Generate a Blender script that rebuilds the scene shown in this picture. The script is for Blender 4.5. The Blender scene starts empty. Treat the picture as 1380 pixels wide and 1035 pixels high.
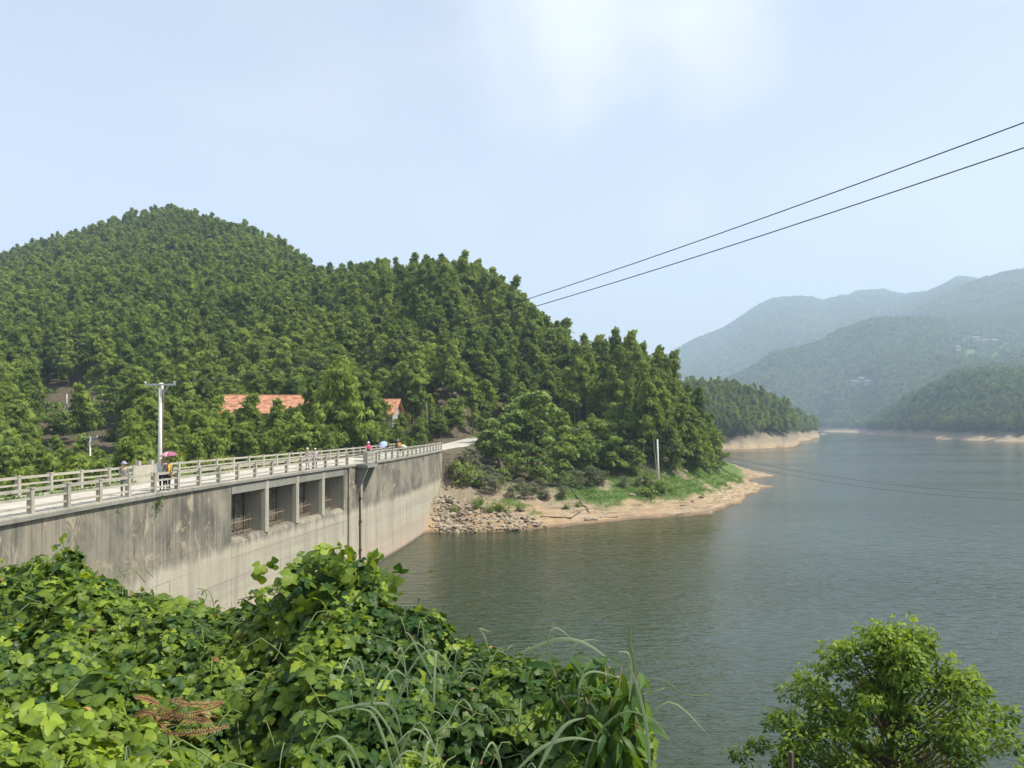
import bpy, bmesh, math, random
import numpy as np
from mathutils import Vector, Matrix

R = math.radians
random.seed(7)
rng = np.random.default_rng(11)
SC = bpy.context.scene
COL = SC.collection

# ------------------------------------------------------------------ camera
HC = 13.2            # eye height above the water
FPX = 1080.0         # focal length in photo pixels (photo is 1380 wide)
HOR = 572.0          # horizon row in the photo
cam_d = bpy.data.cameras.new('camera')
cam_d.sensor_width = 36.0
cam_d.lens = FPX / 1380.0 * 36.0
cam_d.shift_y = (HOR - 517.5) / 1380.0
cam_d.clip_start = 0.1
cam_d.clip_end = 12000
cam = bpy.data.objects.new('camera', cam_d)
COL.objects.link(cam)
cam.location = (0, 0, HC)
cam.rotation_euler = (R(90), 0, 0)
SC.camera = cam

# ------------------------------------------------------------------ sky, sun, exposure
SUN_AZ, SUN_EL = 98.0, 52.0        # azimuth clockwise from +Y
sd = Vector((math.sin(R(SUN_AZ)) * math.cos(R(SUN_EL)), math.cos(R(SUN_AZ)) * math.cos(R(SUN_EL)), math.sin(R(SUN_EL))))
world = bpy.data.worlds.new('World')
SC.world = world
world.use_nodes = True
wn, wl = world.node_tree.nodes, world.node_tree.links
wn.clear()
out = wn.new('ShaderNodeOutputWorld')
bg = wn.new('ShaderNodeBackground')
sky = wn.new('ShaderNodeTexSky')
sky.sky_type = 'NISHITA'
sky.sun_disc = False
sky.sun_elevation = R(SUN_EL)
sky.sun_rotation = R(SUN_AZ)
sky.altitude = 100
sky.air_density = 1.0
sky.dust_density = 1.1
sky.ozone_density = 2.0
bg.inputs['Strength'].default_value = 0.094
tc = wn.new('ShaderNodeTexCoord')
mp = wn.new('ShaderNodeMapping')
mp.inputs['Scale'].default_value = (1.6, 1.6, 4.2)
mp.inputs['Location'].default_value = (3.1, 0.4, 1.75)
nz = wn.new('ShaderNodeTexNoise')
nz.inputs['Scale'].default_value = 1.5
nz.inputs['Detail'].default_value = 5
nz.inputs['Roughness'].default_value = 0.5
cr = wn.new('ShaderNodeMapRange')
cr.interpolation_type = 'SMOOTHERSTEP'
cr.inputs['From Min'].default_value = 0.42
cr.inputs['From Max'].default_value = 0.80
cr.inputs['To Max'].default_value = 0.3
cmx = wn.new('ShaderNodeMixRGB')
cmx.inputs['Color2'].default_value = (6.2, 6.5, 6.9, 1)
wl.new(tc.outputs['Generated'], mp.inputs['Vector'])
wl.new(mp.outputs['Vector'], nz.inputs['Vector'])
wl.new(nz.outputs['Fac'], cr.inputs['Value'])
wl.new(cr.outputs['Result'], cmx.inputs['Fac'])
wl.new(sky.outputs['Color'], cmx.inputs['Color1'])
# thin milky veil over the whole sky, thicker low down, and a few soft clouds
sepw = wn.new('ShaderNodeSeparateXYZ'); wl.new(tc.outputs['Generated'], sepw.inputs[0])
vr = wn.new('ShaderNodeMapRange'); vr.inputs['From Min'].default_value = 0.0; vr.inputs['From Max'].default_value = 0.6
vr.inputs['To Min'].default_value = 0.80; vr.inputs['To Max'].default_value = 0.34
wl.new(sepw.outputs['Z'], vr.inputs['Value'])
veil = wn.new('ShaderNodeMixRGB'); veil.inputs['Color2'].default_value = (5.85, 5.98, 6.2, 1)
wl.new(vr.outputs['Result'], veil.inputs['Fac']); wl.new(cmx.outputs['Color'], veil.inputs['Color1'])
last = veil.outputs['Color']
puff = wn.new('ShaderNodeTexNoise'); puff.inputs['Scale'].default_value = 5.5; puff.inputs['Detail'].default_value = 7; puff.inputs['Roughness'].default_value = 0.52
wl.new(tc.outputs['Generated'], puff.inputs['Vector'])
for (d, r, a, c) in (((.05, .90, .47), .21, .95, (6.6, 6.7, 6.9)), ((.20, .88, .45), .15, .8, (6.5, 6.6, 6.8)), ((.21, .95, .25), .085, .40, (6.3, 6.1, 6.3)), ((-.06, .96, .24), .08, .32, (6.2, 6.1, 6.4)),
                     ((.52, .83, .19), .10, .40, (6.3, 6.1, 6.3)), ((-.9, .3, .5), .35, .6, (6.5, 6.6, 6.8)), ((.9, -.3, .4), .35, .6, (6.5, 6.6, 6.8)), ((-.3, -.8, .5), .4, .6, (6.5, 6.6, 6.8))):
    dv = Vector(d).normalized()
    ds = wn.new('ShaderNodeVectorMath'); ds.operation = 'DISTANCE'; ds.inputs[1].default_value = dv
    wl.new(tc.outputs['Generated'], ds.inputs[0])
    m1 = wn.new('ShaderNodeMapRange'); m1.inputs['From Min'].default_value = r; m1.inputs['From Max'].default_value = 0.0; m1.inputs['To Max'].default_value = 1.0
    wl.new(ds.outputs['Value'], m1.inputs['Value'])
    m2 = wn.new('ShaderNodeMath'); m2.operation = 'MULTIPLY_ADD'; m2.inputs[1].default_value = 1.7; m2.inputs[2].default_value = -.85
    wl.new(puff.outputs['Fac'], m2.inputs[0])
    m3 = wn.new('ShaderNodeMath'); m3.operation = 'ADD'; wl.new(m1.outputs['Result'], m3.inputs[0]); wl.new(m2.outputs[0], m3.inputs[1])
    m4 = wn.new('ShaderNodeMapRange'); m4.interpolation_type = 'SMOOTHSTEP'; m4.inputs['From Min'].default_value = 0.0; m4.inputs['From Max'].default_value = 1.25; m4.inputs['To Max'].default_value = a
    wl.new(m3.outputs[0], m4.inputs['Value'])
    m5 = wn.new('ShaderNodeMath'); m5.operation = 'MULTIPLY'; m5.use_clamp = True
    m6 = wn.new('ShaderNodeMath'); m6.operation = 'MULTIPLY'; m6.use_clamp = True; m6.inputs[1].default_value = 3.0
    wl.new(m1.outputs['Result'], m6.inputs[0]); wl.new(m4.outputs['Result'], m5.inputs[0]); wl.new(m6.outputs[0], m5.inputs[1])
    cm = wn.new('ShaderNodeMixRGB'); cm.inputs['Color2'].default_value = (*c, 1)
    wl.new(m5.outputs[0], cm.inputs['Fac']); wl.new(last, cm.inputs['Color1']); last = cm.outputs['Color']
wl.new(last, bg.inputs['Color'])
wl.new(bg.outputs['Background'], out.inputs['Surface'])

sun_d = bpy.data.lights.new('sun', 'SUN')
sun_d.energy = 4.2
sun_d.angle = R(0.6)
sun_d.color = (1.0, 0.955, 0.88)
sun = bpy.data.objects.new('sun', sun_d)
COL.objects.link(sun)
sun.rotation_euler = sd.to_track_quat('Z', 'Y').to_euler()
sun.location = (0, 0, 60)

SC.view_settings.view_transform = 'Standard'
SC.view_settings.look = 'None'
SC.view_settings.gamma = 1
SC.view_settings.use_curve_mapping = False
SC.view_settings.exposure = 0.80
SC.render.engine = 'CYCLES'
SC.cycles.max_bounces = 6
SC.cycles.diffuse_bounces = 3
SC.cycles.glossy_bounces = 2
SC.cycles.transmission_bounces = 4
SC.cycles.transparent_max_bounces = 6
SC.cycles.volume_bounces = 2
SC.cycles.use_denoising = True

# ------------------------------------------------------------------ helpers
def px(p, Y): return (p - 690.0) / FPX * Y
def pz(py, Y): return HC + (HOR - py) / FPX * Y
def P3(p, py, Y): return Vector((px(p, Y), Y, pz(py, Y)))

def tag(o, label=None, cat=None, group=None, kind=None):
    if label: o['label'] = label
    if cat: o['category'] = cat
    if group: o['group'] = group
    if kind: o['kind'] = kind
    return o

def link(o, parent=None):
    COL.objects.link(o)
    if parent is not None: o.parent = parent
    return o

def empty(name, loc=(0, 0, 0), rz=0.0):
    o = bpy.data.objects.new(name, None)
    o.empty_display_size = 0.3
    COL.objects.link(o)
    o.location = loc
    o.rotation_euler = (0, 0, rz)
    return o

def new_obj(name, me, mat=None, parent=None, smooth=False):
    if mat is not None and not me.materials: me.materials.append(mat)
    if smooth and len(me.polygons):
        me.polygons.foreach_set('use_smooth', np.ones(len(me.polygons), dtype=bool))
    o = bpy.data.objects.new(name, me)
    return link(o, parent)

def mesh_np(name, V, F, tint=None):
    """V (n,3); F (m,k) with k 3 or 4."""
    V = np.asarray(V, dtype=np.float32); F = np.asarray(F, dtype=np.int32)
    me = bpy.data.meshes.new(name)
    k = F.shape[1]
    me.vertices.add(len(V)); me.vertices.foreach_set('co', V.ravel())
    me.loops.add(F.size); me.loops.foreach_set('vertex_index', F.ravel())
    me.polygons.add(len(F))
    me.polygons.foreach_set('loop_start', np.arange(0, F.size, k, dtype=np.int32))
    me.update(calc_edges=True)
    if tint is not None:
        a = me.color_attributes.new('tint', 'FLOAT_COLOR', 'POINT')
        c = np.ones((len(V), 4), dtype=np.float32); c[:, :tint.shape[1]] = tint
        a.data.foreach_set('color', c.ravel())
    return me

def mesh_py(name, V, F):
    me = bpy.data.meshes.new(name)
    me.from_pydata([tuple(v) for v in V], [], [tuple(f) for f in F])
    me.update()
    return me

class MB:
    """collects simple solids into one mesh"""
    def __init__(s): s.V = []; s.F = []
    def add(s, V, F):
        b = len(s.V); s.V += [tuple(v) for v in V]; s.F += [tuple(i + b for i in f) for f in F]; return s
    def box(s, c, d, rz=0.0, M=None):
        c = Vector(c); hx, hy, hz = d[0] / 2, d[1] / 2, d[2] / 2
        vs = [Vector((x, y, z)) for z in (-hz, hz) for y in (-hy, hy) for x in (-hx, hx)]
        m = M if M is not None else Matrix.Rotation(rz, 3, 'Z')
        return s.add([c + m @ v for v in vs], [(0, 2, 3, 1), (4, 5, 7, 6), (0, 1, 5, 4), (2, 6, 7, 3), (0, 4, 6, 2), (1, 3, 7, 5)])
    def bar(s, a, b, w, h=None):
        a = Vector(a); b = Vector(b); h = h or w
        d = (b - a); L = d.length; q = d.normalized()
        up = Vector((0, 0, 1)) if abs(q.z) < 0.95 else Vector((1, 0, 0))
        x = q.cross(up).normalized(); u = x.cross(q)
        vs = []
        for p in (a, b):
            for i, j in ((-1, -1), (1, -1), (1, 1), (-1, 1)):
                vs.append(p + x * (i * w / 2) + u * (j * h / 2))
        return s.add(vs, [(3, 2, 1, 0), (4, 5, 6, 7), (0, 1, 5, 4), (1, 2, 6, 5), (2, 3, 7, 6), (3, 0, 4, 7)])
    def tube(s, pts, rad, n=6, cap=True):
        pts = [Vector(p) for p in pts]
        if not hasattr(rad, '__len__'): rad = [rad] * len(pts)
        b = len(s.V); prev = None
        for i, p in enumerate(pts):
            t = (pts[min(i + 1, len(pts) - 1)] - pts[max(i - 1, 0)]).normalized()
            ref = Vector((0, 0, 1)) if abs(t.z) < 0.9 else Vector((1, 0, 0))
            x = t.cross(ref).normalized() if prev is None else (prev - t * prev.dot(t)).normalized()
            prev = x; y = t.cross(x)
            for k in range(n):
                a = 2 * math.pi * k / n
                s.V.append(tuple(p + (x * math.cos(a) + y * math.sin(a)) * rad[i]))
        for i in range(len(pts) - 1):
            for k in range(n):
                a0 = b + i * n + k; a1 = b + i * n + (k + 1) % n
                s.F.append((a0, a1, a1 + n, a0 + n))
        if cap:
            s.F.append(tuple(b + k for k in range(n))[::-1])
            s.F.append(tuple(b + (len(pts) - 1) * n + k for k in range(n)))
        return s
    def ell(s, c, r, nu=10, nv=7, M=None):
        b = len(s.V); c = Vector(c)
        for i in range(nv + 1):
            th = math.pi * i / nv
            for k in range(nu):
                a = 2 * math.pi * k / nu
                v = Vector((r[0] * math.sin(th) * math.cos(a), r[1] * math.sin(th) * math.sin(a), r[2] * math.cos(th)))
                if M is not None: v = M @ v
                s.V.append(tuple(c + v))
        for i in range(nv):
            for k in range(nu):
                a0 = b + i * nu + k; a1 = b + i * nu + (k + 1) % nu
                s.F.append((a0, a0 + nu, a1 + nu, a1))
        return s
    def mesh(s, name='m'): return mesh_py(name, s.V, s.F)
    def build(s, name, mat, parent=None, smooth=False, bevel=0):
        o = new_obj(name, s.mesh(name), mat, parent, smooth)
        if bevel:
            m = o.modifiers.new('bevel', 'BEVEL'); m.width = bevel; m.segments = 1; m.limit_method = 'ANGLE'
        return o

# value noise ---------------------------------------------------------
def _hash(ix, iy, seed):
    h = (ix.astype(np.int64) * 374761393 + iy.astype(np.int64) * 668265263 + seed * 974711) & 0xFFFFFFFF
    h = ((h ^ (h >> 13)) * 1274126177) & 0xFFFFFFFF
    h = h ^ (h >> 16)
    return (h & 0xFFFFFF) / float(0xFFFFFF)
def vnoise(x, y, seed=0):
    ix = np.floor(x); iy = np.floor(y); fx = x - ix; fy = y - iy
    fx = fx * fx * (3 - 2 * fx); fy = fy * fy * (3 - 2 * fy)
    a = _hash(ix, iy, seed); b = _hash(ix + 1, iy, seed); c = _hash(ix, iy + 1, seed); d = _hash(ix + 1, iy + 1, seed)
    return (a * (1 - fx) + b * fx) * (1 - fy) + (c * (1 - fx) + d * fx) * fy
def fbm(x, y, o=4, seed=0):
    x = np.asarray(x, float); y = np.asarray(y, float)
    r = 0; a = 1; t = 0
    for i in range(o):
        r = r + a * (vnoise(x * 2 ** i + 17.3 * i, y * 2 ** i - 9.1 * i, seed + i) - 0.5); t += a; a *= 0.5
    return r / t * 2
def sstep(a, b, x):
    t = np.clip((x - a) / (b - a), 0, 1); return t * t * (3 - 2 * t)

# ------------------------------------------------------------------ materials
def nodes(name):
    m = bpy.data.materials.new(name); m.use_nodes = True
    n, l = m.node_tree.nodes, m.node_tree.links
    n.clear()
    o = n.new('ShaderNodeOutputMaterial'); b = n.new('ShaderNodeBsdfPrincipled')
    l.new(b.outputs[0], o.inputs['Surface'])
    return m, n, l, b, o

def tex(n, l, scale, detail=4, rough=0.55, vec=None, sc=(1, 1, 1), dist=0.0):
    t = n.new('ShaderNodeTexNoise'); t.inputs['Scale'].default_value = scale
    t.inputs['Detail'].default_value = detail; t.inputs['Roughness'].default_value = rough
    t.inputs['Distortion'].default_value = dist
    mpn = n.new('ShaderNodeMapping'); mpn.inputs['Scale'].default_value = sc
    if vec is None:
        vec = n.new('ShaderNodeNewGeometry').outputs['Position']
    l.new(vec, mpn.inputs['Vector']); l.new(mpn.outputs[0], t.inputs['Vector'])
    return t.outputs['Fac']

def ramp(n, l, src, pts):
    r = n.new('ShaderNodeValToRGB')
    e = r.color_ramp.elements
    while len(e) < len(pts): e.new(0.5)
    for i, (p, c) in enumerate(pts):
        e[i].position = p
        e[i].color = (c[0], c[1], c[2], 1) if hasattr(c, '__len__') else (c, c, c, 1)
    l.new(src, r.inputs['Fac'])
    return r.outputs['Color']

def mix(n, l, fac, a, b, mode='MIX'):
    m = n.new('ShaderNodeMixRGB'); m.blend_type = mode
    for k, v in (('Fac', fac), ('Color1', a), ('Color2', b)):
        if isinstance(v, (int, float)): m.inputs[k].default_value = v if k == 'Fac' else (v, v, v, 1)
        elif isinstance(v, tuple): m.inputs[k].default_value = (*v, 1)
        else: l.new(v, m.inputs[k])
    return m.outputs['Color']

def mrange(n, l, src, a, b, c=0.0, d=1.0):
    m = n.new('ShaderNodeMapRange')
    m.inputs['From Min'].default_value = a; m.inputs['From Max'].default_value = b
    m.inputs['To Min'].default_value = c; m.inputs['To Max'].default_value = d
    l.new(src, m.inputs['Value']); return m.outputs['Result']

def bump(n, l, b, h, strength=0.4, dist=0.02):
    k = n.new('ShaderNodeBump'); k.inputs['Strength'].default_value = strength; k.inputs['Distance'].default_value = dist
    l.new(h, k.inputs['Height']); l.new(k.outputs[0], b.inputs['Normal'])

def simple(name, col, rough=0.7, var=0.25, scale=6, metal=0.0, spec=0.3):
    m, n, l, b, o = nodes(name)
    t = tex(n, l, scale)
    c2 = tuple(min(1, c * (1 + var)) for c in col); c1 = tuple(c * (1 - var) for c in col)
    l.new(ramp(n, l, t, [(0.3, c1), (0.7, c2)]), b.inputs['Base Color'])
    b.inputs['Roughness'].default_value = rough; b.inputs['Metallic'].default_value = metal
    b.inputs['Specular IOR Level'].default_value = spec
    return m

def leafmat(name, c_dark, c_light, rough=0.45, trans=0.3, obj_random=0.0, tcol=None, attr=True, spec=0.35):
    """two-sided leaf: tint attribute (r) runs dark..light, (g) 0..1 brightness, Object Info adds per-tree variety"""
    m, n, l, b, o = nodes(name)
    if attr:
        a = n.new('ShaderNodeAttribute'); a.attribute_name = 'tint'
        s = n.new('ShaderNodeSeparateColor'); l.new(a.outputs['Color'], s.inputs[0])
        f = s.outputs[0]
    else:
        f = tex(n, l, 3.0)
    if obj_random:
        oi = n.new('ShaderNodeObjectInfo')
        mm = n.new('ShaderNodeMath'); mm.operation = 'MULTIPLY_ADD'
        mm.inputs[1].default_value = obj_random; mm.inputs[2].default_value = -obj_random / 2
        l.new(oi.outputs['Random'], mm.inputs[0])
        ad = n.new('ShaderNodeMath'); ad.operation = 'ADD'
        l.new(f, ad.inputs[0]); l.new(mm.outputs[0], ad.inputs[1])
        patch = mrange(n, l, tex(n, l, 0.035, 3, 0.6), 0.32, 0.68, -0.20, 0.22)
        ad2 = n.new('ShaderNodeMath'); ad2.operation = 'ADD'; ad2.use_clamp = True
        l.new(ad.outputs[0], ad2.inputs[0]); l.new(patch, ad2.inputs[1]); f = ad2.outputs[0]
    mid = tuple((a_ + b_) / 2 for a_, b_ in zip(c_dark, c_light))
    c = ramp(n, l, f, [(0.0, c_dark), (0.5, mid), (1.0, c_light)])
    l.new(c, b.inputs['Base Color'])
    b.inputs['Roughness'].default_value = rough
    b.inputs['Specular IOR Level'].default_value = spec
    tr = n.new('ShaderNodeBsdfTranslucent')
    tcx = mix(n, l, 1.0, c, tcol or (1.5, 1.35, 0.5), 'MULTIPLY')
    l.new(tcx, tr.inputs['Color'])
    ms = n.new('ShaderNodeMixShader'); ms.inputs[0].default_value = trans
    l.new(b.outputs[0], ms.inputs[1]); l.new(tr.outputs[0], ms.inputs[2]); l.new(ms.outputs[0], o.inputs['Surface'])
    return m

def concrete_mat(name, wall=False, base=(0.36, 0.34, 0.29), dark=(0.10, 0.097, 0.083)):
    m, n, l, b, o = nodes(name)
    pos = n.new('ShaderNodeNewGeometry').outputs['Position']
    sep = n.new('ShaderNodeSeparateXYZ'); l.new(pos, sep.inputs[0])
    grain = tex(n, l, 9, 5, 0.65, pos)
    blot = tex(n, l, 0.35, 5, 0.6, pos)
    streak = tex(n, l, 1.6, 5, 0.6, pos, (1, 1, 0.06))
    streak2 = tex(n, l, 5.5, 4, 0.6, pos, (1, 1, 0.035))
    lite = mix(n, l, mrange(n, l, grain, 0.3, 0.75), tuple(c * 0.82 for c in base), tuple(c * 1.15 for c in base))
    if wall:
        # wetted lower band is pale and clean, the upper band weathered almost black
        stain = mix(n, l, mrange(n, l, streak, 0.34, 0.68), dark, tuple(c * 0.52 for c in base))
        stain = mix(n, l, mrange(n, l, blot, 0.42, 0.66, 0, .75), stain, (0.165, 0.148, 0.118))
        stain = mix(n, l, mrange(n, l, streak2, 0.63, 0.72, 0, .8), stain, tuple(c * .95 for c in base))
        b2 = tex(n, l, 0.22, 6, 0.65, pos, (1, 1, 1.2), .5)
        stain = mix(n, l, mrange(n, l, b2, 0.44, 0.60, 0, 0.65), stain, (0.33, 0.29, 0.21))
        stain = mix(n, l, mrange(n, l, b2, 0.46, 0.36, 0, 0.6), stain, (0.075, 0.07, 0.055))
        drip = tex(n, l, 3.2, 6, 0.7, pos, (1, 1, .05))
        stain = mix(n, l, mrange(n, l, drip, 0.52, 0.66, 0, 0.55), stain, (0.060, 0.057, 0.046))
        stain = mix(n, l, mrange(n, l, drip, 0.44, 0.36, 0, 0.60), stain, (0.34, 0.305, 0.23))
        pat = tex(n, l, 0.9, 8, 0.74, pos, (1, 1, .75), .8)
        stain = mix(n, l, mrange(n, l, pat, 0.55, 0.63, 0, 0.7), stain, (0.44, 0.37, 0.25))
        green = tex(n, l, 0.5, 4, 0.6, pos, (1, 1, 0.3))
        stain = mix(n, l, mrange(n, l, green, 0.55, 0.75, 0, 0.5), stain, (0.15, 0.155, 0.115))
        zz = n.new('ShaderNodeMath'); zz.operation = 'MULTIPLY_ADD'; zz.inputs[1].default_value = 1.1
        l.new(streak, zz.inputs[0]); l.new(sep.outputs['Z'], zz.inputs[2])
        up = mrange(n, l, zz.outputs[0], 5.95, 6.45)
        low = mix(n, l, mrange(n, l, streak, 0.45, 0.68, 0, 0.7), lite, (0.26, 0.24, 0.19))
        low = mix(n, l, mrange(n, l, streak2, 0.6, 0.75, 0, 0.4), low, (0.54, 0.50, 0.40))
        band = tex(n, l, 0.9, 3, 0.5, pos, (0.04, 0.04, 1.6))
        low = mix(n, l, mrange(n, l, band, 0.5, 0.68, 0, 0.4), low, (0.27, 0.245, 0.19))
        low = mix(n, l, mrange(n, l, blot, 0.45, 0.68, 0, 0.35), low, (0.30, 0.27, 0.20))
        red = mrange(n, l, sep.outputs['Z'], 3.2, 0.3, 0, 0.55)
        low = mix(n, l, red, low, (0.47, 0.34, 0.24))
        dk = mrange(n, l, sep.outputs['Z'], 0.32, 0.12, 0, 0.75)
        low = mix(n, l, dk, low, (0.10, 0.085, 0.06))
        col = mix(n, l, up, low, stain)
    else:
        col = mix(n, l, mrange(n, l, blot, 0.4, 0.7, 0, 0.6), lite, tuple(c * 0.55 for c in base))
        col = mix(n, l, mrange(n, l, streak, 0.5, 0.75, 0, 0.5), col, dark)
    l.new(col, b.inputs['Base Color'])
    b.inputs['Roughness'].default_value = 0.9
    b.inputs['Specular IOR Level'].default_value = 0.2
    bump(n, l, b, grain, 0.5, 0.03)
    return m

M = {}
M['wall'] = concrete_mat('weathered_dam_concrete', True, base=(0.44, 0.40, 0.30))
M['conc'] = concrete_mat('grey_concrete', False, base=(0.27, 0.26, 0.215), dark=(0.10, 0.10, 0.085))
M['rail'] = concrete_mat('railing_concrete', False, base=(0.43, 0.40, 0.315), dark=(0.17, 0.165, 0.13))
M['pier'] = concrete_mat('pier_concrete', False, base=(0.42, 0.39, 0.31), dark=(0.12, 0.12, 0.10))
M['deckc'] = concrete_mat('dusty_deck_concrete', False, base=(0.50, 0.47, 0.40), dark=(0.36, 0.33, 0.27))
M['road'] = simple('pale_road_dust', (0.47, 0.435, 0.36), 0.95, 0.14, 1.3)
M['pole'] = simple('pole_concrete', (0.66, 0.64, 0.54), 0.85, 0.15, 4)
M['metal'] = simple('galvanised_steel', (0.42, 0.42, 0.40), 0.5, 0.15, 8, 0.6)
M['rust'] = simple('rusty_steel', (0.26, 0.19, 0.13), 0.8, 0.3, 9)
M['rustpipe'] = simple('rusty_brown_pipe', (0.13, 0.075, 0.045), 0.8, 0.3, 5)
M['oldmetal'] = simple('old_gate_steel', (0.14, 0.125, 0.095), 0.85, 0.45, 2.5)
M['wire'] = simple('wire_black', (0.055, 0.055, 0.06), 0.6, 0.1, 5)
M['ceramic'] = simple('white_insulator', (0.7, 0.7, 0.68), 0.3, 0.05, 5)
M['bark'] = simple('bark', (0.13, 0.10, 0.07), 0.9, 0.35, 14)
M['culm'] = simple('bamboo_culm', (0.26, 0.29, 0.15), 0.55, 0.3, 2)
M['plaster'] = simple('whitewashed_plaster', (0.34, 0.32, 0.28), 0.9, 0.25, 0.9)
M['farplaster'] = simple('far_white_plaster', (0.36, 0.34, 0.32), 0.9, 0.1, 0.9)
M['darkopen'] = simple('dark_window_wood', (0.03, 0.03, 0.028), 0.5, 0.2, 3)
M['tile'] = simple('orange_roof_tile', (0.47, 0.235, 0.135), 0.85, 0.45, 1.6)
M['fartile'] = simple('grey_roof_tile', (0.25, 0.22, 0.21), 0.85, 0.2, 2.2)
M['wood'] = simple('weathered_wood', (0.19, 0.14, 0.09), 0.9, 0.3, 6)
M['cane'] = simple('yellow_cane', (0.5, 0.38, 0.18), 0.7, 0.2, 6)
M['stone'] = simple('shore_stone', (0.29, 0.235, 0.165), 0.95, 0.45, 1.2)
M['stone_pale'] = simple('pale_boulder', (0.36, 0.31, 0.23), 0.95, 0.25, 1.6)
M['stone_dark'] = simple('dark_stone', (0.11, 0.09, 0.07), 0.95, 0.35, 1.6)
M['bamboo'] = leafmat('bamboo_foliage', (0.050, 0.097, 0.027), (0.285, 0.365, 0.070), 0.65, 0.35, 0.42, spec=0.10)
M['bamboo_far'] = leafmat('bamboo_foliage_far', (0.040, 0.085, 0.028), (0.18, 0.25, 0.060), 0.65, 0.25, 0.60, spec=0.08)
M['broad'] = leafmat('broadleaf_foliage', (0.055, 0.108, 0.028), (0.30, 0.39, 0.085), 0.6, 0.28, 0.35, spec=0.15)
M['drybush'] = leafmat('dry_brush_foliage', (0.075, 0.095, 0.045), (0.27, 0.27, 0.15), 0.7, 0.2, 0.3, tcol=(1.2, 1.1, 0.8), spec=0.15)
M['cliffgrass'] = leafmat('green_grass_blades', (0.055, 0.125, 0.022), (0.17, 0.30, 0.055), 0.6, 0.3, 0.0, spec=0.2)
M['vine'] = leafmat('kudzu_leaf', (0.026, 0.078, 0.022), (0.33, 0.43, 0.050), 0.42, 0.42, 0.0, tcol=(1.7, 1.5, 0.35), spec=0.22)
M['vinepart'] = leafmat('kudzu_leaf_single', (0.028, 0.082, 0.023), (0.33, 0.43, 0.050), 0.42, 0.42, 0.0, tcol=(1.7, 1.5, 0.35), spec=0.22)
M['shrub'] = leafmat('drooping_shrub_leaf', (0.025, 0.075, 0.020), (0.17, 0.28, 0.04), 0.45, 0.38, 0.0, spec=0.22)
M['blade'] = leafmat('silver_grass_blade', (0.10, 0.17, 0.06), (0.36, 0.43, 0.25), 0.4, 0.3, 0.5, attr=True, tcol=(1.2, 1.25, 0.7), spec=0.4)
M['fern'] = leafmat('dead_fern', (0.20, 0.095, 0.04), (0.50, 0.29, 0.13), 0.8, 0.25, 0.0, tcol=(1.3, 0.9, 0.5), spec=0.1)
M['treeleaf'] = leafmat('camphor_leaf', (0.045, 0.11, 0.025), (0.31, 0.41, 0.06), 0.5, 0.45, 0.0, tcol=(1.5, 1.4, 0.45), spec=0.2)
M['stem'] = simple('green_stem', (0.16, 0.20, 0.07), 0.7, 0.3, 8)
M['twig'] = simple('brown_twig', (0.20, 0.14, 0.08), 0.85, 0.3, 8)

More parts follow.
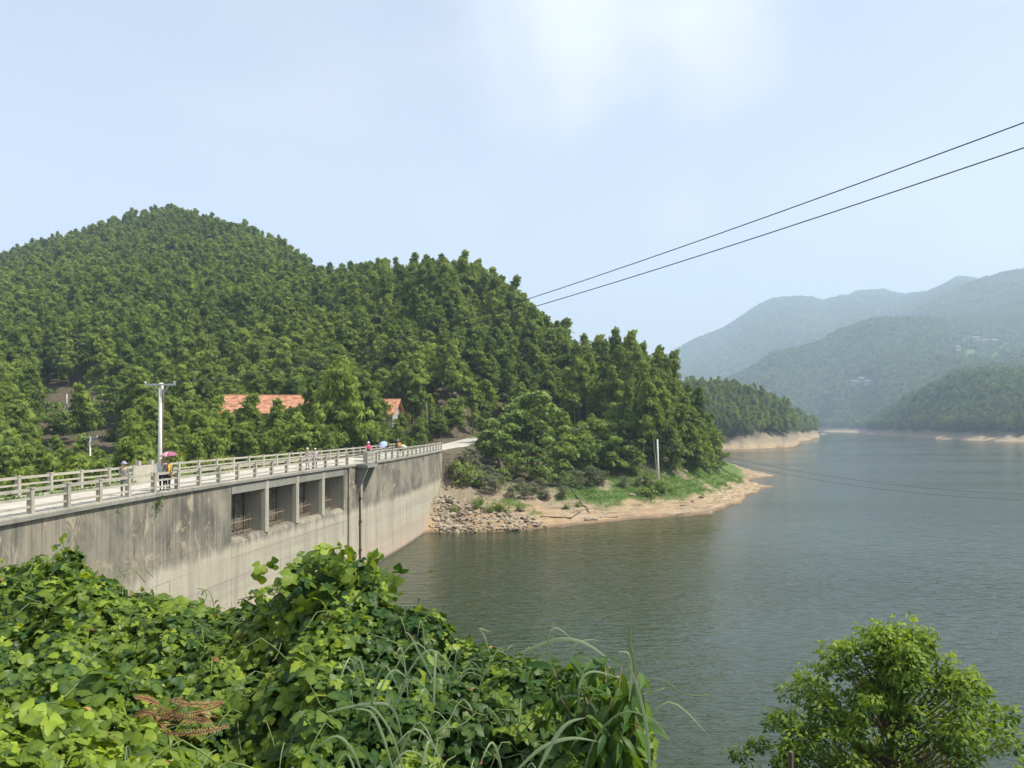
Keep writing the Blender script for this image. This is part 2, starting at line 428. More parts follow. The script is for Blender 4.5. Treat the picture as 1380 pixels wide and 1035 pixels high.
# ================================================================== TERRAIN
def p_(py, Y, t=8.0): return (Y, pz(py, Y) - t)
COLS = {
 -300: [(20,-4),(30,-3),(60,-2),(90,2),(120,8),(160,14),(250,42),(440,86),(600,60),(900,20)],
 0:   [(30,-5),(46,-2),(60,-1),(90,2.5),(120,8),(150,15),(165,19),(250,46),p_(345,420,10),(600,60),(900,20)],
 130: [(30,-5),(50,-1),(90,3.5),(120,9),(150,15.5),(165,20),(250,50),p_(313,410,10),(600,60),(900,20)],
 235: [(30,-5),(58,0),(90,5),(120,8.5),(150,13),(165,18),(250,54),p_(279,400,10),(600,70),(900,20)],
 330: [(40,-5),(70,1),(95,6),(115,8.5),(138,9.5),(160,18),(250,54),p_(306,380,10),(600,60),(900,20)],
 380: [(40,-5),(75,1),(95,6),(110,8.6),(138,9.8),(160,18),(240,50),p_(333,350,10),(550,50),(900,20)],
 450: [(40,-5),(80,2),(98,7),(112,9.2),(142,10.3),(165,21),(220,42),p_(357,300,10),(500,40),(900,15)],
 520: [(40,-5),(92,-3),(98,4),(104,8.5),(112,9.55),(130,9.9),(138,10.5),(150,17),(190,36),p_(352,245,11),(400,35),(900,5)],
 560: [(40,-5),(92,-4),(100,4),(106,8.5),(110.5,9.5),(125,9.7),(135,10.5),(147,17),(185,36),p_(357,230,11),(400,30),(900,0)],
 577: [(40,-5),(93,-3),(97,-.4),(99.5,1.6),(105,8),(110.5,9.5),(125,9.9),(135,10.8),(146,17),(180,35),p_(357,225,11),(380,25),(600,-5)],
 590: [(40,-5),(93,-3),(97,0),(101,1.3),(105,2.6),(109,5.5),(111,9.4),(125,10.0),(136,11),(145,17),(175,34),p_(358,220,11),(360,22),(500,-5)],
 600: [(60,-5),(93,-3),(97,0),(101,1.2),(106,2.6),(109,4.2),(111.5,8.6),(114,9.6),(128,10.3),(136,11),(144,16),(172,33),p_(357,216,11),(340,20),(460,-5)],
 615: [(60,-6),(94,-3),(97.5,0),(102,1.4),(108,3.4),(113,6.5),(117,9.4),(128,10.4),(138,11.2),(145,16),(172,33),p_(356,214,11),(335,18),(450,-5)],
 640: [(60,-6),(94,-3),(97.6,0),(103,1.9),(112,4.4),(122,7.6),(133,10.9),(138,11.3),(144,11.4),(150,15),(180,33),p_(360,212,11),(330,15),(450,-5)],
 700: [(60,-6),(95,-3),(99,0),(104,1.4),(112,3.4),(125,6.6),(139,11.4),(145,11.9),(150,12.0),(156,15),(180,28),p_(390,205,12),(300,15),(420,-5)],
 760: [(60,-6),(99,-3),(103,0),(109,1.8),(119,4.4),(132,7.6),(144,12.0),(149,12.4),(154,12.6),(165,18),p_(432,190,13),(260,14),(380,-5)],
 798: [(60,-6),(102,-3),(106,0),(112,1.7),(122,4.2),(136,8.0),(146,12.5),(150,12.9),(156,13.1),(165,16.5),p_(475,180,13.5),(250,10),(350,-5)],
 830: [(60,-6),(105,-3),(109,0),(115,1.6),(125,4.0),(140,8.6),(148,12.8),(153,13.2),(165,16),p_(468,175,14.5),(240,8),(330,-5),(400,-3),(412,0),(440,6),(490,24),(600,28),(760,8),(850,-3)],
 890: [(60,-6),(109,-3),(112.6,0),(118,1.2),(124,2.6),(129,4.2),(141,8.4),(152,12),p_(473,166,14.5),(200,7),(260,-3),(400,-3),(415,0),(440,6),(490,25),(600,30),(760,8),(850,-3),(1400,-3),(1600,5),p_(540,1900),p_(485,4200)],
 930: [(60,-6),(112,-3),(115.5,0),(121,1.0),(130,2.7),(142,5.4),(155,9),p_(500,165,13.5),(190,6),(240,-3),(400,-3),(415,0),(440,6),p_(508,490,13),(600,28),(760,8),(850,-3),(1400,-3),(1600,5),p_(520,1900),(2300,40),p_(463,3800)],
 960: [(60,-6),(114,-3),(118,0),(125,.9),(135,2.3),(148,4.0),(165,5.8),(185,4),(215,-2),(400,-3),(417,0),(440,6),p_(510,490,13),(600,28),(760,8),(850,-3),(1400,-3),(1500,2),p_(515,1900),(2250,60),p_(450,3800)],
 975: [(60,-6),(120,-3),(124,0),(135,1.5),(150,2.7),(165,3.4),(185,2.4),(200,4.0),(210,3.8),(225,1),(240,-3),(402,-3),(419,0),(440,6),p_(511,490,13),(600,28),(760,8),(850,-3),(1300,-3),(1450,2),p_(512,1900),(2250,60),p_(442,3800)],
 1000: [(60,-6),(129,-3),(134,0),(142,.8),(155,1.7),(168,1.8),(180,.3),(192,.9),(203,2.3),(212,1.2),(222,-2),(408,-3),(423,0),(443,6),p_(514,495,13),(600,26),(760,8),(850,-3),(1300,-3),(1450,2),p_(500,1900),(2300,80),p_(425,3800)],
 1020: [(60,-6),(148,-3),(153,0),(160,.6),(169,.7),(178,-.6),(188,-.8),(199,.5),(205,1.1),(212,.3),(218,-2),(412,-3),(430,0),(450,6),p_(520,500,13),(600,24),(760,8),(850,-3),(1300,-3),(1450,2),p_(489,1900),(2300,100),p_(412,3800)],
 1042: [(60,-6),(163,-3),(166,-.05),(169,.12),(173,-1.0),(195,-1.5),(201,.05),(205,.35),(209,-1),(425,-3),(442,0),(462,6),p_(532,520,12),(620,20),(780,6),(850,-3),(1300,-3),(1480,2),p_(477,1900),(2300,110),p_(402,3800)],
 1060: [(60,-6),(160,-4),(200,-4),(440,-3),(458,0),(478,5),p_(541,540,12),(650,16),(800,5),(900,-3),(1300,-3),(1500,2),p_(470,1900),(2300,120),p_(398,3800)],
 1080: [(60,-6),(540,-4),(600,-3),(640,0),(662,6),p_(553,700,12),(800,8),(900,-3),(1300,-3),(1520,2),p_(463,1900),(2300,130),p_(396,3800)],
 1097: [(60,-6),(540,-4),(740,-3),(780,0),(800,5),p_(564,840,11),(900,4),(1000,-3),(1400,-2),(1560,2),p_(457,1900),(2300,140),p_(399,3800)],
 1108: [(60,-6),(540,-4),(960,-3),(1050,.5),(1080,2),(1150,-2),(1400,-2),(1520,0),(1570,9),p_(452,1900),(2300,150),p_(403,3800)],
 1130: [(60,-6),(1250,-3),(1380,0),(1410,6),(1500,22),p_(443,1950),(2350,170),p_(397,3800)],
 1160: [(60,-6),(1150,-3),(1290,0),(1320,6),(1450,26),p_(432,1950),(2350,200),p_(391,3800)],
 1190: [(60,-6),(900,-3),(1018,0),(1040,6),p_(555,1100),(1300,22),p_(428,1950),(2400,210),p_(387,3800)],
 1220: [(60,-6),(800,-3),(891,0),(910,5),p_(535,990,9),(1130,34),(1300,42),p_(425,1950),(2300,220),p_(424,2700),p_(394,3800)],
 1250: [(60,-6),(720,-3),(792,0),(808,5),p_(519,920,9),(1050,42),(1300,66),p_(430,1900),(2150,p_(430,2150)[1]),p_(410,2700),p_(392,3800)],
 1290: [(60,-6),(640,-3),(696,0),(710,5),p_(504,880,9),(1000,52),p_(489,1400),p_(443,1850),p_(391,2700),p_(373,3800)],
 1330: [(60,-6),(600,-3),(640,0),(655,5),p_(497,850,9),(1000,60),p_(488,1400),p_(456,1800),p_(375,2700),p_(379,3800)],
 1380: [(60,-6),(570,-3),(607,0),(622,5),p_(500,800,9),(1000,60),p_(482,1450),p_(455,1800),p_(361,2700),p_(370,3800)],
 1500: [(60,-6),(550,-3),(590,0),(605,5),p_(497,800,9),(1000,70),p_(470,1500),p_(335,2700),p_(360,3800)],
 1800: [(60,-6),(500,-3),(560,0),(575,5),p_(480,780,9),(1000,90),p_(440,1500),p_(320,2700),p_(350,3800)],
}
CK = sorted(COLS)
RZ_Y = [111, 119, 128, 136, 142, 146.5, 149.5, 151.5, 153, 156]; RZ_Z = [9.66, 9.75, 10.1, 10.9, 11.5, 12.0, 12.4, 12.8, 13.1, 13.4]
ROAD = [(-12.2, 110), (-11.0, 119), (-8.6, 128), (-5.2, 136), (0.0, 142), (6, 146.5), (13, 149.5), (20, 151.0)]
def road_dist(X, Y):
    d = np.full(np.shape(X), 1e9)
    for (x0, y0), (x1, y1) in zip(ROAD[:-1], ROAD[1:]):
        t = np.clip(((X - x0) * (x1 - x0) + (Y - y0) * (y1 - y0)) / ((x1 - x0) ** 2 + (y1 - y0) ** 2), 0, 1)
        d = np.minimum(d, np.hypot(X - x0 - t * (x1 - x0), Y - y0 - t * (y1 - y0)))
    return d

LY = np.log(np.concatenate([np.linspace(18, 250, 1400), np.geomspace(250.5, 4700, 1200)]))
_prof = []
for c in CK:
    k = COLS[c]
    Yk = np.array([a[0] for a in k], float); Zk = np.array([a[1] for a in k], float)
    z = np.interp(np.exp(LY), Yk, Zk)
    _prof.append(z)
_prof = np.array(_prof)
# soften the knots a little along the ray (index space), more for the far range
def _smooth(a, w):
    ker = np.hanning(w + 2)[1:-1]; ker /= ker.sum()
    pad = np.concatenate([np.full(w // 2, a[0]), a, np.full(w // 2, a[-1])])
    return np.convolve(pad, ker, 'valid')[:len(a)]
_prof = np.array([np.concatenate([_smooth(r, 9)[:1400], _smooth(r, 31)[1400:]]) for r in _prof])

def terrain(X, Y):
    X = np.asarray(X, float); Y = np.asarray(Y, float)
    z = terrain0(X, Y)
    # the road is cut level into the slope
    d = road_dist(X, Y)
    rz = np.interp(Y, RZ_Y, RZ_Z)
    w = sstep(5.0, 2.6, d) * (Y > 110.5) * sstep(3.2, 1.6, np.abs(z - rz))
    return z * (1 - w) + (rz - .12) * w

def terrain0(X, Y):
    X = np.asarray(X, float); Y = np.asarray(Y, float)
    P = np.clip(690 + FPX * X / np.maximum(Y, 1), CK[0], CK[-1] - 1e-6)
    ci = np.clip(np.searchsorted(CK, P, side='right') - 1, 0, len(CK) - 2)
    ck = np.array(CK, float)
    f = (P - ck[ci]) / (ck[ci + 1] - ck[ci]); fs = f
    ly = np.log(np.maximum(Y, 18.001))
    yi = np.clip(np.searchsorted(LY, ly) - 1, 0, len(LY) - 2)
    g = np.clip((ly - LY[yi]) / (LY[yi + 1] - LY[yi]), 0, 1)
    def at(c): return _prof[c, yi] * (1 - g) + _prof[c, yi + 1] * g
    z = at(ci) * (1 - fs) + at(ci + 1) * fs
    # relief: finer near, broader far
    near = sstep(400, 100, Y)
    amp1 = sstep(-1, 3, z)
    z = z + fbm(X / 14, Y / 14, 4, 3) * 1.1 * amp1 * sstep(4, 16, z) + fbm(X / 70, Y / 70, 4, 5) * 7 * sstep(20, 60, z) * sstep(150, 260, Y)
    z = z + fbm(X / 260, Y / 200, 4, 8) * 34 * sstep(1100, 1500, Y) * sstep(30, 120, z)
    z = z + near * (fbm(X / 3.0, Y / 2.0, 5, 21) * 0.46 * sstep(-2, 1.2, z) * sstep(9.5, 7, z)) * sstep(94, 97, Y)
    # water-cut benches in the bare bank
    z = z + near * sstep(-0.4, .4, z) * sstep(4.5, 3, z) * 0.17 * np.sin(z * 9 + fbm(X / 9, Y / 9, 2, 31) * 3) * sstep(94, 97, Y)
    # gullies on the farther bare banks
    z = z + sstep(380, 420, Y) * sstep(1300, 900, Y) * sstep(-1, 1.5, z) * sstep(14, 5, z) * fbm(X / 6, Y / 12, 4, 41) * 4.2
    # flattened terraces on the far fields
    tz = sstep(1200, 1300, Y) * sstep(1900, 1750, Y) * sstep(1240, 1275, P)
    zt = np.round(z / 7.0) * 7.0
    z = z * (1 - tz * .8) + zt * tz * .8
    return z

pxs = np.concatenate([np.arange(-280, -40, 16), np.arange(-40, 560, 5), np.arange(560, 1120, 3), np.arange(1120, 1400, 4), np.arange(1400, 1790, 16)]).astype(float)
Ys = np.concatenate([np.arange(20, 90, 2.0), np.arange(90, 125, .45), np.arange(125, 230, .9), np.geomspace(230, 4600, 250)])
U, YY = np.meshgrid((pxs - 690) / FPX, Ys)
XX = U * YY
ZZ = terrain(XX, YY)
nr, nc = XX.shape
V = np.stack([XX.ravel(), YY.ravel(), ZZ.ravel()], 1)
idx = np.arange(nr * nc).reshape(nr, nc)
F = np.stack([idx[:-1, :-1].ravel(), idx[:-1, 1:].ravel(), idx[1:, 1:].ravel(), idx[1:, :-1].ravel()], 1)
PXv = U * FPX + 690; PYv = HOR - (ZZ - HC) / YY * FPX

def grass_amount(X, Y, Z):
    """green turf on the bare bank of the first point"""
    P = 690 + FPX * X / Y; PY = HOR - (Z - HC) / Y * FPX
    n = fbm(X / 4.5, Y / 4.5, 4, 51)
    low = np.interp(P, [690, 740, 800, 860, 900, 950, 985, 1000], [672, 676, 678, 677, 674, 664, 651, 646])
    g = sstep(7, -5, PY - low + n * 15) * sstep(-.60, -.35, n + .25 * fbm(X / 1.6, Y / 1.6, 2, 53)) * sstep(735, 760, P + n * 40) * sstep(1006, 990, P + n * 18)
    low2 = sstep(0, 1, 1) * sstep(.12, .35, fbm(X / 3.0, Y / 3.0, 3, 57)) * sstep(700, 688, PY) * sstep(615, 640, P) * sstep(800, 740, P)
    g = np.maximum(g, low2 * .8)
    return g * sstep(240, 225, Y) * sstep(96, 98, Y)

grassA = grass_amount(XX, YY, ZZ)
forestA = sstep(4.0, 6.5, ZZ + fbm(XX / 5, YY / 5, 3, 61) * 1.6) * (YY > 94) * sstep(1010, 930, PXv) * (YY < 240) + (PXv < 560) * 1.0 + (YY >= 240) * sstep(4.5, 8, ZZ + fbm(XX / 16, YY / 16, 3, 63) * 3)
terr = sstep(1200, 1300, YY) * sstep(1900, 1750, YY) * sstep(1235, 1280, PXv)
tint = np.zeros((nr * nc, 4), np.float32)
tint[:, 0] = np.clip(grassA, 0, 1).ravel(); tint[:, 1] = np.clip(forestA, 0, 1).ravel(); tint[:, 2] = np.clip(terr, 0, 1).ravel(); tint[:, 3] = 1

def ground_mat():
    m, n, l, b, o = nodes('lake_shore_ground')
    pos = n.new('ShaderNodeNewGeometry').outputs['Position']
    sep = n.new('ShaderNodeSeparateXYZ'); l.new(pos, sep.inputs[0])
    a = n.new('ShaderNodeAttribute'); a.attribute_name = 'tint'
    s = n.new('ShaderNodeSeparateColor'); l.new(a.outputs['Color'], s.inputs[0])
    big = tex(n, l, 0.16, 5, 0.6, pos)
    strat = tex(n, l, 1.0, 6, 0.7, pos, (0.22, 0.22, 4.5), .4)
    fine = tex(n, l, 2.6, 5, 0.7, pos)
    sand = ramp(n, l, strat, [(0.36, (0.15, 0.105, 0.07)), (0.5, (0.33, 0.25, 0.155)), (0.66, (0.43, 0.345, 0.235))])
    sand = mix(n, l, mrange(n, l, big, 0.45, 0.62, 0, 0.7), sand, (0.40, 0.27, 0.145))
    sand = mix(n, l, mrange(n, l, fine, 0.55, 0.75, 0, 0.5), sand, (0.25, 0.19, 0.14))
    wet = mrange(n, l, sep.outputs['Z'], 0.42, 0.10, 0, 0.75)
    sand = mix(n, l, wet, sand, (0.15, 0.10, 0.065))
    gr = ramp(n, l, fine, [(0.3, (0.06, 0.105, 0.025)), (0.7, (0.15, 0.21, 0.06))])
    fl = ramp(n, l, fine, [(0.3, (0.035, 0.04, 0.02)), (0.55, (0.14, 0.115, 0.075)), (0.8, (0.27, 0.20, 0.14))])
    field = ramp(n, l, big, [(0.35, (0.06, 0.11, 0.035)), (0.55, (0.11, 0.16, 0.055)), (0.7, (0.24, 0.20, 0.12))])
    rub = ramp(n, l, fine, [(0.3, (0.13, 0.11, 0.075)), (0.6, (0.30, 0.25, 0.17)), (0.8, (0.42, 0.35, 0.25))])
    sand = mix(n, l, mrange(n, l, sep.outputs['Z'], 1.9, 3.6, 0, .85), sand, rub)
    c = mix(n, l, s.outputs[0], sand, gr)
    c = mix(n, l, s.outputs[1], c, fl)
    c = mix(n, l, s.outputs[2], c, field)
    l.new(c, b.inputs['Base Color']); b.inputs['Roughness'].default_value = 0.95
    b.inputs['Specular IOR Level'].default_value = 0.15
    bump(n, l, b, fine, 0.8, 0.25)
    return m
M['ground'] = ground_mat()
me = mesh_np('terrain', V, F, tint)
tag(new_obj('terrain', me, M['ground'], None, True), kind='structure')

# ================================================================== DAM CURVE
_dy = np.array([-30, 0, 15, 28, 35, 42, 49, 58, 67.5, 76, 86, 98, 111, 120], float)
_dx = np.array([-18.4, -18.7, -18.75, -18.7, -18.4, -17.95, -17.2, -15.8, -14.25, -12.9, -11.6, -10.5, -9.6, -9.0], float)
_yy = np.linspace(-30, 120, 1501)
_xx = np.interp(_yy, _dy, _dx)
_k = np.hanning(62)[1:-1]; _k /= _k.sum()
_xs = np.convolve(np.concatenate([np.full(30, _xx[0]), _xx, np.full(30, _xx[-1] + .0)]), _k, 'same')[30:-30]
_xs[-60:] = _xx[-60:]; _xs[:60] = _xx[:60]
_arc = np.concatenate([[0], np.cumsum(np.hypot(np.diff(_xs), np.diff(_yy)))])
def dam(s):
    """position and outward (reservoir) normal at arc length s"""
    x = np.interp(s, _arc, _xs); y = np.interp(s, _arc, _yy)
    x1 = np.interp(s + .5, _arc, _xs); y1 = np.interp(s + .5, _arc, _yy)
    x0 = np.interp(s - .5, _arc, _xs); y0 = np.interp(s - .5, _arc, _yy)
    t = Vector((x1 - x0, y1 - y0, 0)).normalized()
    return Vector((x, y, 0)), Vector((t.y, -t.x, 0)), t
def s_of_Y(Y): return float(np.interp(Y, _yy, _arc))
def s_of_px(p, off=0.0):
    ss = np.linspace(s_of_Y(20), s_of_Y(112), 1800)
    b = [abs(690 + FPX * (q[0] + q[1] * off).x / (q[0] + q[1] * off).y - p) for q in map(lambda s: dam(s)[:2], ss)]
    return float(ss[int(np.argmin(b))])

def sweep(name, s0, s1, prof, mat, parent=None, step=1.0, top=None):
    n = max(1, int(math.ceil((s1 - s0) / step)))
    V = []; F = []; k = len(prof)
    for i in range(n + 1):
        s = s0 + (s1 - s0) * i / n
        p, nn, t = dam(s)
        for (o, z) in prof:
            q = p + nn * o; V.append((q.x, q.y, z))
    for i in range(n):
        for j in range(k):
            a = i * k + j; b_ = i * k + (j + 1) % k
            F.append((a, a + k, b_ + k, b_))
    F.append(tuple(range(k))); F.append(tuple(n * k + j for j in range(k))[::-1])
    me = mesh_py(name, V, F)
    bm = bmesh.new(); bm.from_mesh(me); bmesh.ops.recalc_face_normals(bm, faces=bm.faces); bm.to_mesh(me); bm.free()
    return new_obj(name, me, mat, parent)

# ================================================================== WATER
def water_mat():
    m, n, l, b, o = nodes('green_reservoir_water')
    pos = n.new('ShaderNodeNewGeometry').outputs['Position']
    mpn = n.new('ShaderNodeMapping'); mpn.inputs['Rotation'].default_value = (0, 0, R(-24)); mpn.inputs['Scale'].default_value = (0.55, 1.5, 1)
    l.new(pos, mpn.inputs['Vector'])
    t1 = n.new('ShaderNodeTexNoise'); t1.inputs['Scale'].default_value = 1.15; t1.inputs['Detail'].default_value = 3; t1.inputs['Roughness'].default_value = 0.55
    l.new(mpn.outputs[0], t1.inputs['Vector'])
    t2 = tex(n, l, 0.32, 3, 0.5, pos)
    ad = n.new('ShaderNodeMath'); ad.operation = 'MULTIPLY_ADD'; ad.inputs[1].default_value = 0.9
    l.new(t2, ad.inputs[0]); l.new(t1.outputs['Fac'], ad.inputs[2])
    # gusts: calm and ruffled bands
    gust = tex(n, l, 1.0, 4, 0.55, pos, (0.006, 0.022, 1))
    gs = mrange(n, l, gust, 0.40, 0.60, 0.40, 1.0)
    k = n.new('ShaderNodeBump'); k.inputs['Distance'].default_value = 0.15
    l.new(gs, k.inputs['Strength']); l.new(ad.outputs[0], k.inputs['Height']); l.new(k.outputs[0], b.inputs['Normal'])
    murk = tex(n, l, 0.03, 3, 0.5, pos)
    l.new(ramp(n, l, murk, [(0.3, (0.024, 0.036, 0.013)), (0.7, (0.030, 0.045, 0.019))]), b.inputs['Base Color'])
    l.new(mrange(n, l, gust, 0.38, 0.65, 0.05, 0.13), b.inputs['Roughness'])
    b.inputs['IOR'].default_value = 1.333
    b.inputs['Specular IOR Level'].default_value = 0.5
    return m
M['water'] = water_mat()
wp = []
for y in np.arange(-30, 111, 3.0):
    p, nn, t = dam(s_of_Y(y)); q = p - nn * 1.5; wp.append((q.x, q.y, 0))
wp += [(-12, 118, 0), (-12, 4600, 0), (4600, 4600, 0), (4600, -40, 0)]
bm = bmesh.new(); f = bm.faces.new([bm.verts.new(v) for v in wp]); bmesh.ops.triangulate(bm, faces=[f]); bmesh.ops.recalc_face_normals(bm, faces=bm.faces)
for f in bm.faces:
    if f.normal.z < 0: f.normal_flip()
me = bpy.data.meshes.new('reservoir_water'); bm.to_mesh(me); bm.free()
tag(new_obj('reservoir_water', me, M['water']), kind='structure')

# ================================================================== DAM
DZ = HC - 3.5        # deck level 9.7
dam_o = empty('concrete_dam', (-17, 49, 0))
tag(dam_o, 'long curved concrete dam with stained wall, four spillway openings and a road on top', 'dam')
bpy.context.view_layer.update()
def dpar(o):
    o.parent = dam_o; o.matrix_parent_inverse = dam_o.matrix_world.inverted(); return o
def dsweep(name, s0, s1, prof, mat, **k): return dpar(sweep(name, s0, s1, prof, mat, None, **k))

S0, SE = s_of_Y(10), s_of_Y(112.0)
SP = [s_of_px(312), s_of_px(360), s_of_px(401), s_of_px(436), s_of_px(463)]   # opening edges and pier noses
sA, sB = SP[0], SP[4]
SILL, SOFF = 6.12, 8.92
THK = 5.3
# core of the wall, a little behind the faced blocks
dsweep('wall_core', S0, sA - .02, [(-.05, -4), (-.05, 9.42), (-THK, 9.42), (-THK - 2, -4)], M['conc'])
dsweep('wall_core', sB + .02, SE, [(-.05, -4), (-.05, 9.42), (-THK, 9.42), (-THK - 2, -4)], M['conc'])
dsweep('wall_core', sA - .02, sB + .02, [(-.05, -4), (-.05, SILL - .30), (-.35, SILL - .06), (-.9, SILL), (-THK, SILL), (-THK - 1.2, -4)], M['conc'])
# faced blocks (lifts between construction joints)
joints = [-3.0, 0.75, 2.35, 3.75, 5.0, SILL - .015]
stations = [S0] + [s for s in np.arange(sA - 28.4, sA - 3, 7.1) if s > S0 + 2] + [sA]
stations_r = [sB] + list(np.linspace(s_of_px(482), s_of_px(548), 4)) + [SE - 6, SE]
mid = [SP[0], SP[1], SP[2], SP[3], SP[4]]
rr = random.Random(5)
def block(s0, s1, z0, z1):
    g = .006; e = rr.uniform(-.012, .012)
    zt = z1 - g
    dsweep('wall_block', s0 + g, s1 - g, [(e, z0 + g), (e, zt), (-.06, zt), (-.06, z0 + g)], M['wall'], step=1.6)
for lst in (stations, mid, stations_r):
    for a, b_ in zip(lst[:-1], lst[1:]):
        for z0, z1 in zip(joints[:-1], joints[1:]):
            if lst is mid and z1 > 5.5: 
                # crest of the spillway, rounded
                dsweep('spillway_crest', a + .01, b_ - .01, [(.0, z0 + .012), (.0, SILL - .28), (-.06, SILL - .14), (-.22, SILL - .03), (-.5, SILL + .02), (-1.4, SILL + .02), (-1.4, SILL - .4), (-.1, z0 + .012)], M['wall'], step=1.6)
            else: block(a, b_, z0, z1)
        if lst is not mid:
            block(a, b_, SILL - .015, 9.53)
# deck slab, kerbs, road sheet
dsweep('deck_slab', S0, SE, [(.16, 9.53), (.16, DZ - .02), (-THK - .1, DZ - .02), (-THK - .1, 9.53)], M['conc'])
dsweep('kerb', S0, SE, [(.10, DZ - .018), (.10, DZ + .04), (-.34, DZ + .04), (-.34, DZ - .018)], M['rail'])
dsweep('kerb', S0, SE, [(-THK + .34, DZ - .018), (-THK + .34, DZ + .10), (-THK - .08, DZ + .10), (-THK - .08, DZ - .018)], M['rail'])
dsweep('road_surface', S0, SE, [(-.36, DZ - .016), (-.36, DZ), (-THK + .36, DZ), (-THK + .36, DZ - .016)], M['road'])
# girders above the openings
for a, b_ in zip(mid[:-1], mid[1:]):
    dsweep('girder', a + .02, b_ - .02, [(.02, SOFF), (.02, 9.455), (-.38, 9.455), (-.38, SOFF)], M['conc'])
    dsweep('girder', a + .02, b_ - .02, [(-1.65, SOFF + .1), (-1.65, 9.455), (-2.1, 9.455), (-2.1, SOFF + .1)], M['conc'])
# jambs
for s, d in ((sA, -1), (sB, 1)):
    dsweep('jamb', min(s, s + d * .30), max(s, s + d * .30), [(-.062, SILL - .1), (-.062, 9.44), (-4.0, 9.44), (-4.0, SILL - .1)], M['pier'])
# piers with rounded noses
for i in (1, 2, 3):
    p, nn, t = dam(SP[i])
    prof = [(-.5, -3.6), (.5, -3.6), (.5, -.25), (.42, .0), (.16, .07), (-.16, .07), (-.42, .0), (-.5, -.25)]
    V = []
    for z in (SILL - .12, 9.45):
        for a, b_ in prof:
            q = p + t * a * .62 + nn * b_; V.append((q.x, q.y, z))
    k = len(prof)
    F = [(j, (j + 1) % k, (j + 1) % k + k, j + k) for j in range(k)] + [tuple(range(k))[::-1], tuple(range(k, 2 * k))]
    dpar(new_obj('pier', mesh_py('pier', V, F), M['pier']))
# gates at the back of each bay
for a, b_ in zip(mid[:-1], mid[1:]):
    g0 = dsweep('sluice_gate', a + .26, b_ - .26, [(-1.45, SILL + .0), (-1.45, 9.3), (-1.6, 9.3), (-1.6, SILL + .0)], M['oldmetal'])
    for q in np.linspace(a + .5, b_ - .5, 4):
        p, nn, t = dam(q)
        dpar(MB().box((p + nn * -1.40 + Vector((0, 0, 7.7))), (.1, .12, 3.0), math.atan2(nn.y, nn.x)).build('gate_rib', M['oldmetal']))
# steel barriers in the bays
for a, b_ in zip(mid[:-1], mid[1:]):
    e = empty('steel_barrier'); dpar(e); e['label'] = 'low barrier of thin upright steel bars along the sill'
    pa, na, ta = dam(a + .33); pb, nb, tb = dam(b_ - .33)
    A = pa + na * -.95; B = pb + nb * -.95
    L = (B - A).length
    inv = e.matrix_basis
    r1 = MB().bar(A + Vector((0, 0, SILL + .78)), B + Vector((0, 0, SILL + .78)), .05).build('rail', M['rust']); 
    r2 = MB().bar(A + Vector((0, 0, SILL + .13)), B + Vector((0, 0, SILL + .13)), .04).build('rail', M['rust'])
    kids = [r1, r2]
    nb_ = 10
    for q in range(nb_):
        c = A.lerp(B, (q + .5) / nb_)
        h = 1.0 + rr.uniform(-.06, .22)
        kids.append(MB().bar(c + Vector((0, 0, SILL)), c + Vector((rr.uniform(-.05, .05), rr.uniform(-.05, .05), SILL + h)), .035).build('bar', M['rust']))
    bpy.context.view_layer.update()
    for k_ in kids:
        k_.parent = e; k_.matrix_parent_inverse = e.matrix_world.inverted()
# debris on the sills
for a, b_ in zip(mid[:-1], mid[1:]):
    mb = MB()
    for q in range(26):
        s = rr.uniform(a + .4, b_ - .4); p, nn, t = dam(s); c = p + nn * rr.uniform(-1.2, -.35)
        mb.bar(c + Vector((0, 0, SILL + .05)), c + Vector((rr.uniform(-.4, .4), rr.uniform(-.4, .4), SILL + .09)), .035, .03)
    tag(mb.build('driftwood', M['rustpipe']), 'brown twigs and silt washed onto a spillway sill', 'debris', 'driftwood on the spillway sills', 'stuff')
# pilaster, balcony with bracket, pipe
sPl = s_of_px(470)
dsweep('pilaster', sPl - .3, sPl + .3, [(.16, -3), (.16, 9.44), (-.07, 9.44), (-.07, -3)], M['wall'])
sb0, sb1 = s_of_px(478.5), s_of_px(493)
dsweep('balcony_slab', sb0, sb1, [(1.15, 9.38), (1.15, 9.62), (.145, 9.62), (.145, 9.38)], M['conc'])
for s in (sb0 + .5, sb1 - .5):
    dsweep('bracket', s - .13, s + .13, [(.0, 7.2), (.0, 9.375), (1.0, 9.375), (1.0, 9.2), (.12, 7.2)], M['conc'])
sp = s_of_px(484)
p, nn, t = dam(sp)
dpar(MB().tube([p + nn * .1 + Vector((0, 0, z)) for z in (-1, 3, 6, 9.3)], .075, 8).build('drain_pipe', M['rustpipe'], None, True))
for z in (2.0, 4.55, 6.6):
    dpar(MB().box(p + nn * .08 + Vector((0, 0, z)), (.28, .30, .2), math.atan2(nn.y, nn.x)).build('pipe_clamp', M['rustpipe']))
dsweep('pale_strip', sp + .30, sp + .72, [(.03, -2), (.03, 9.44), (-.055, 9.44), (-.055, -2)], M['pier'])

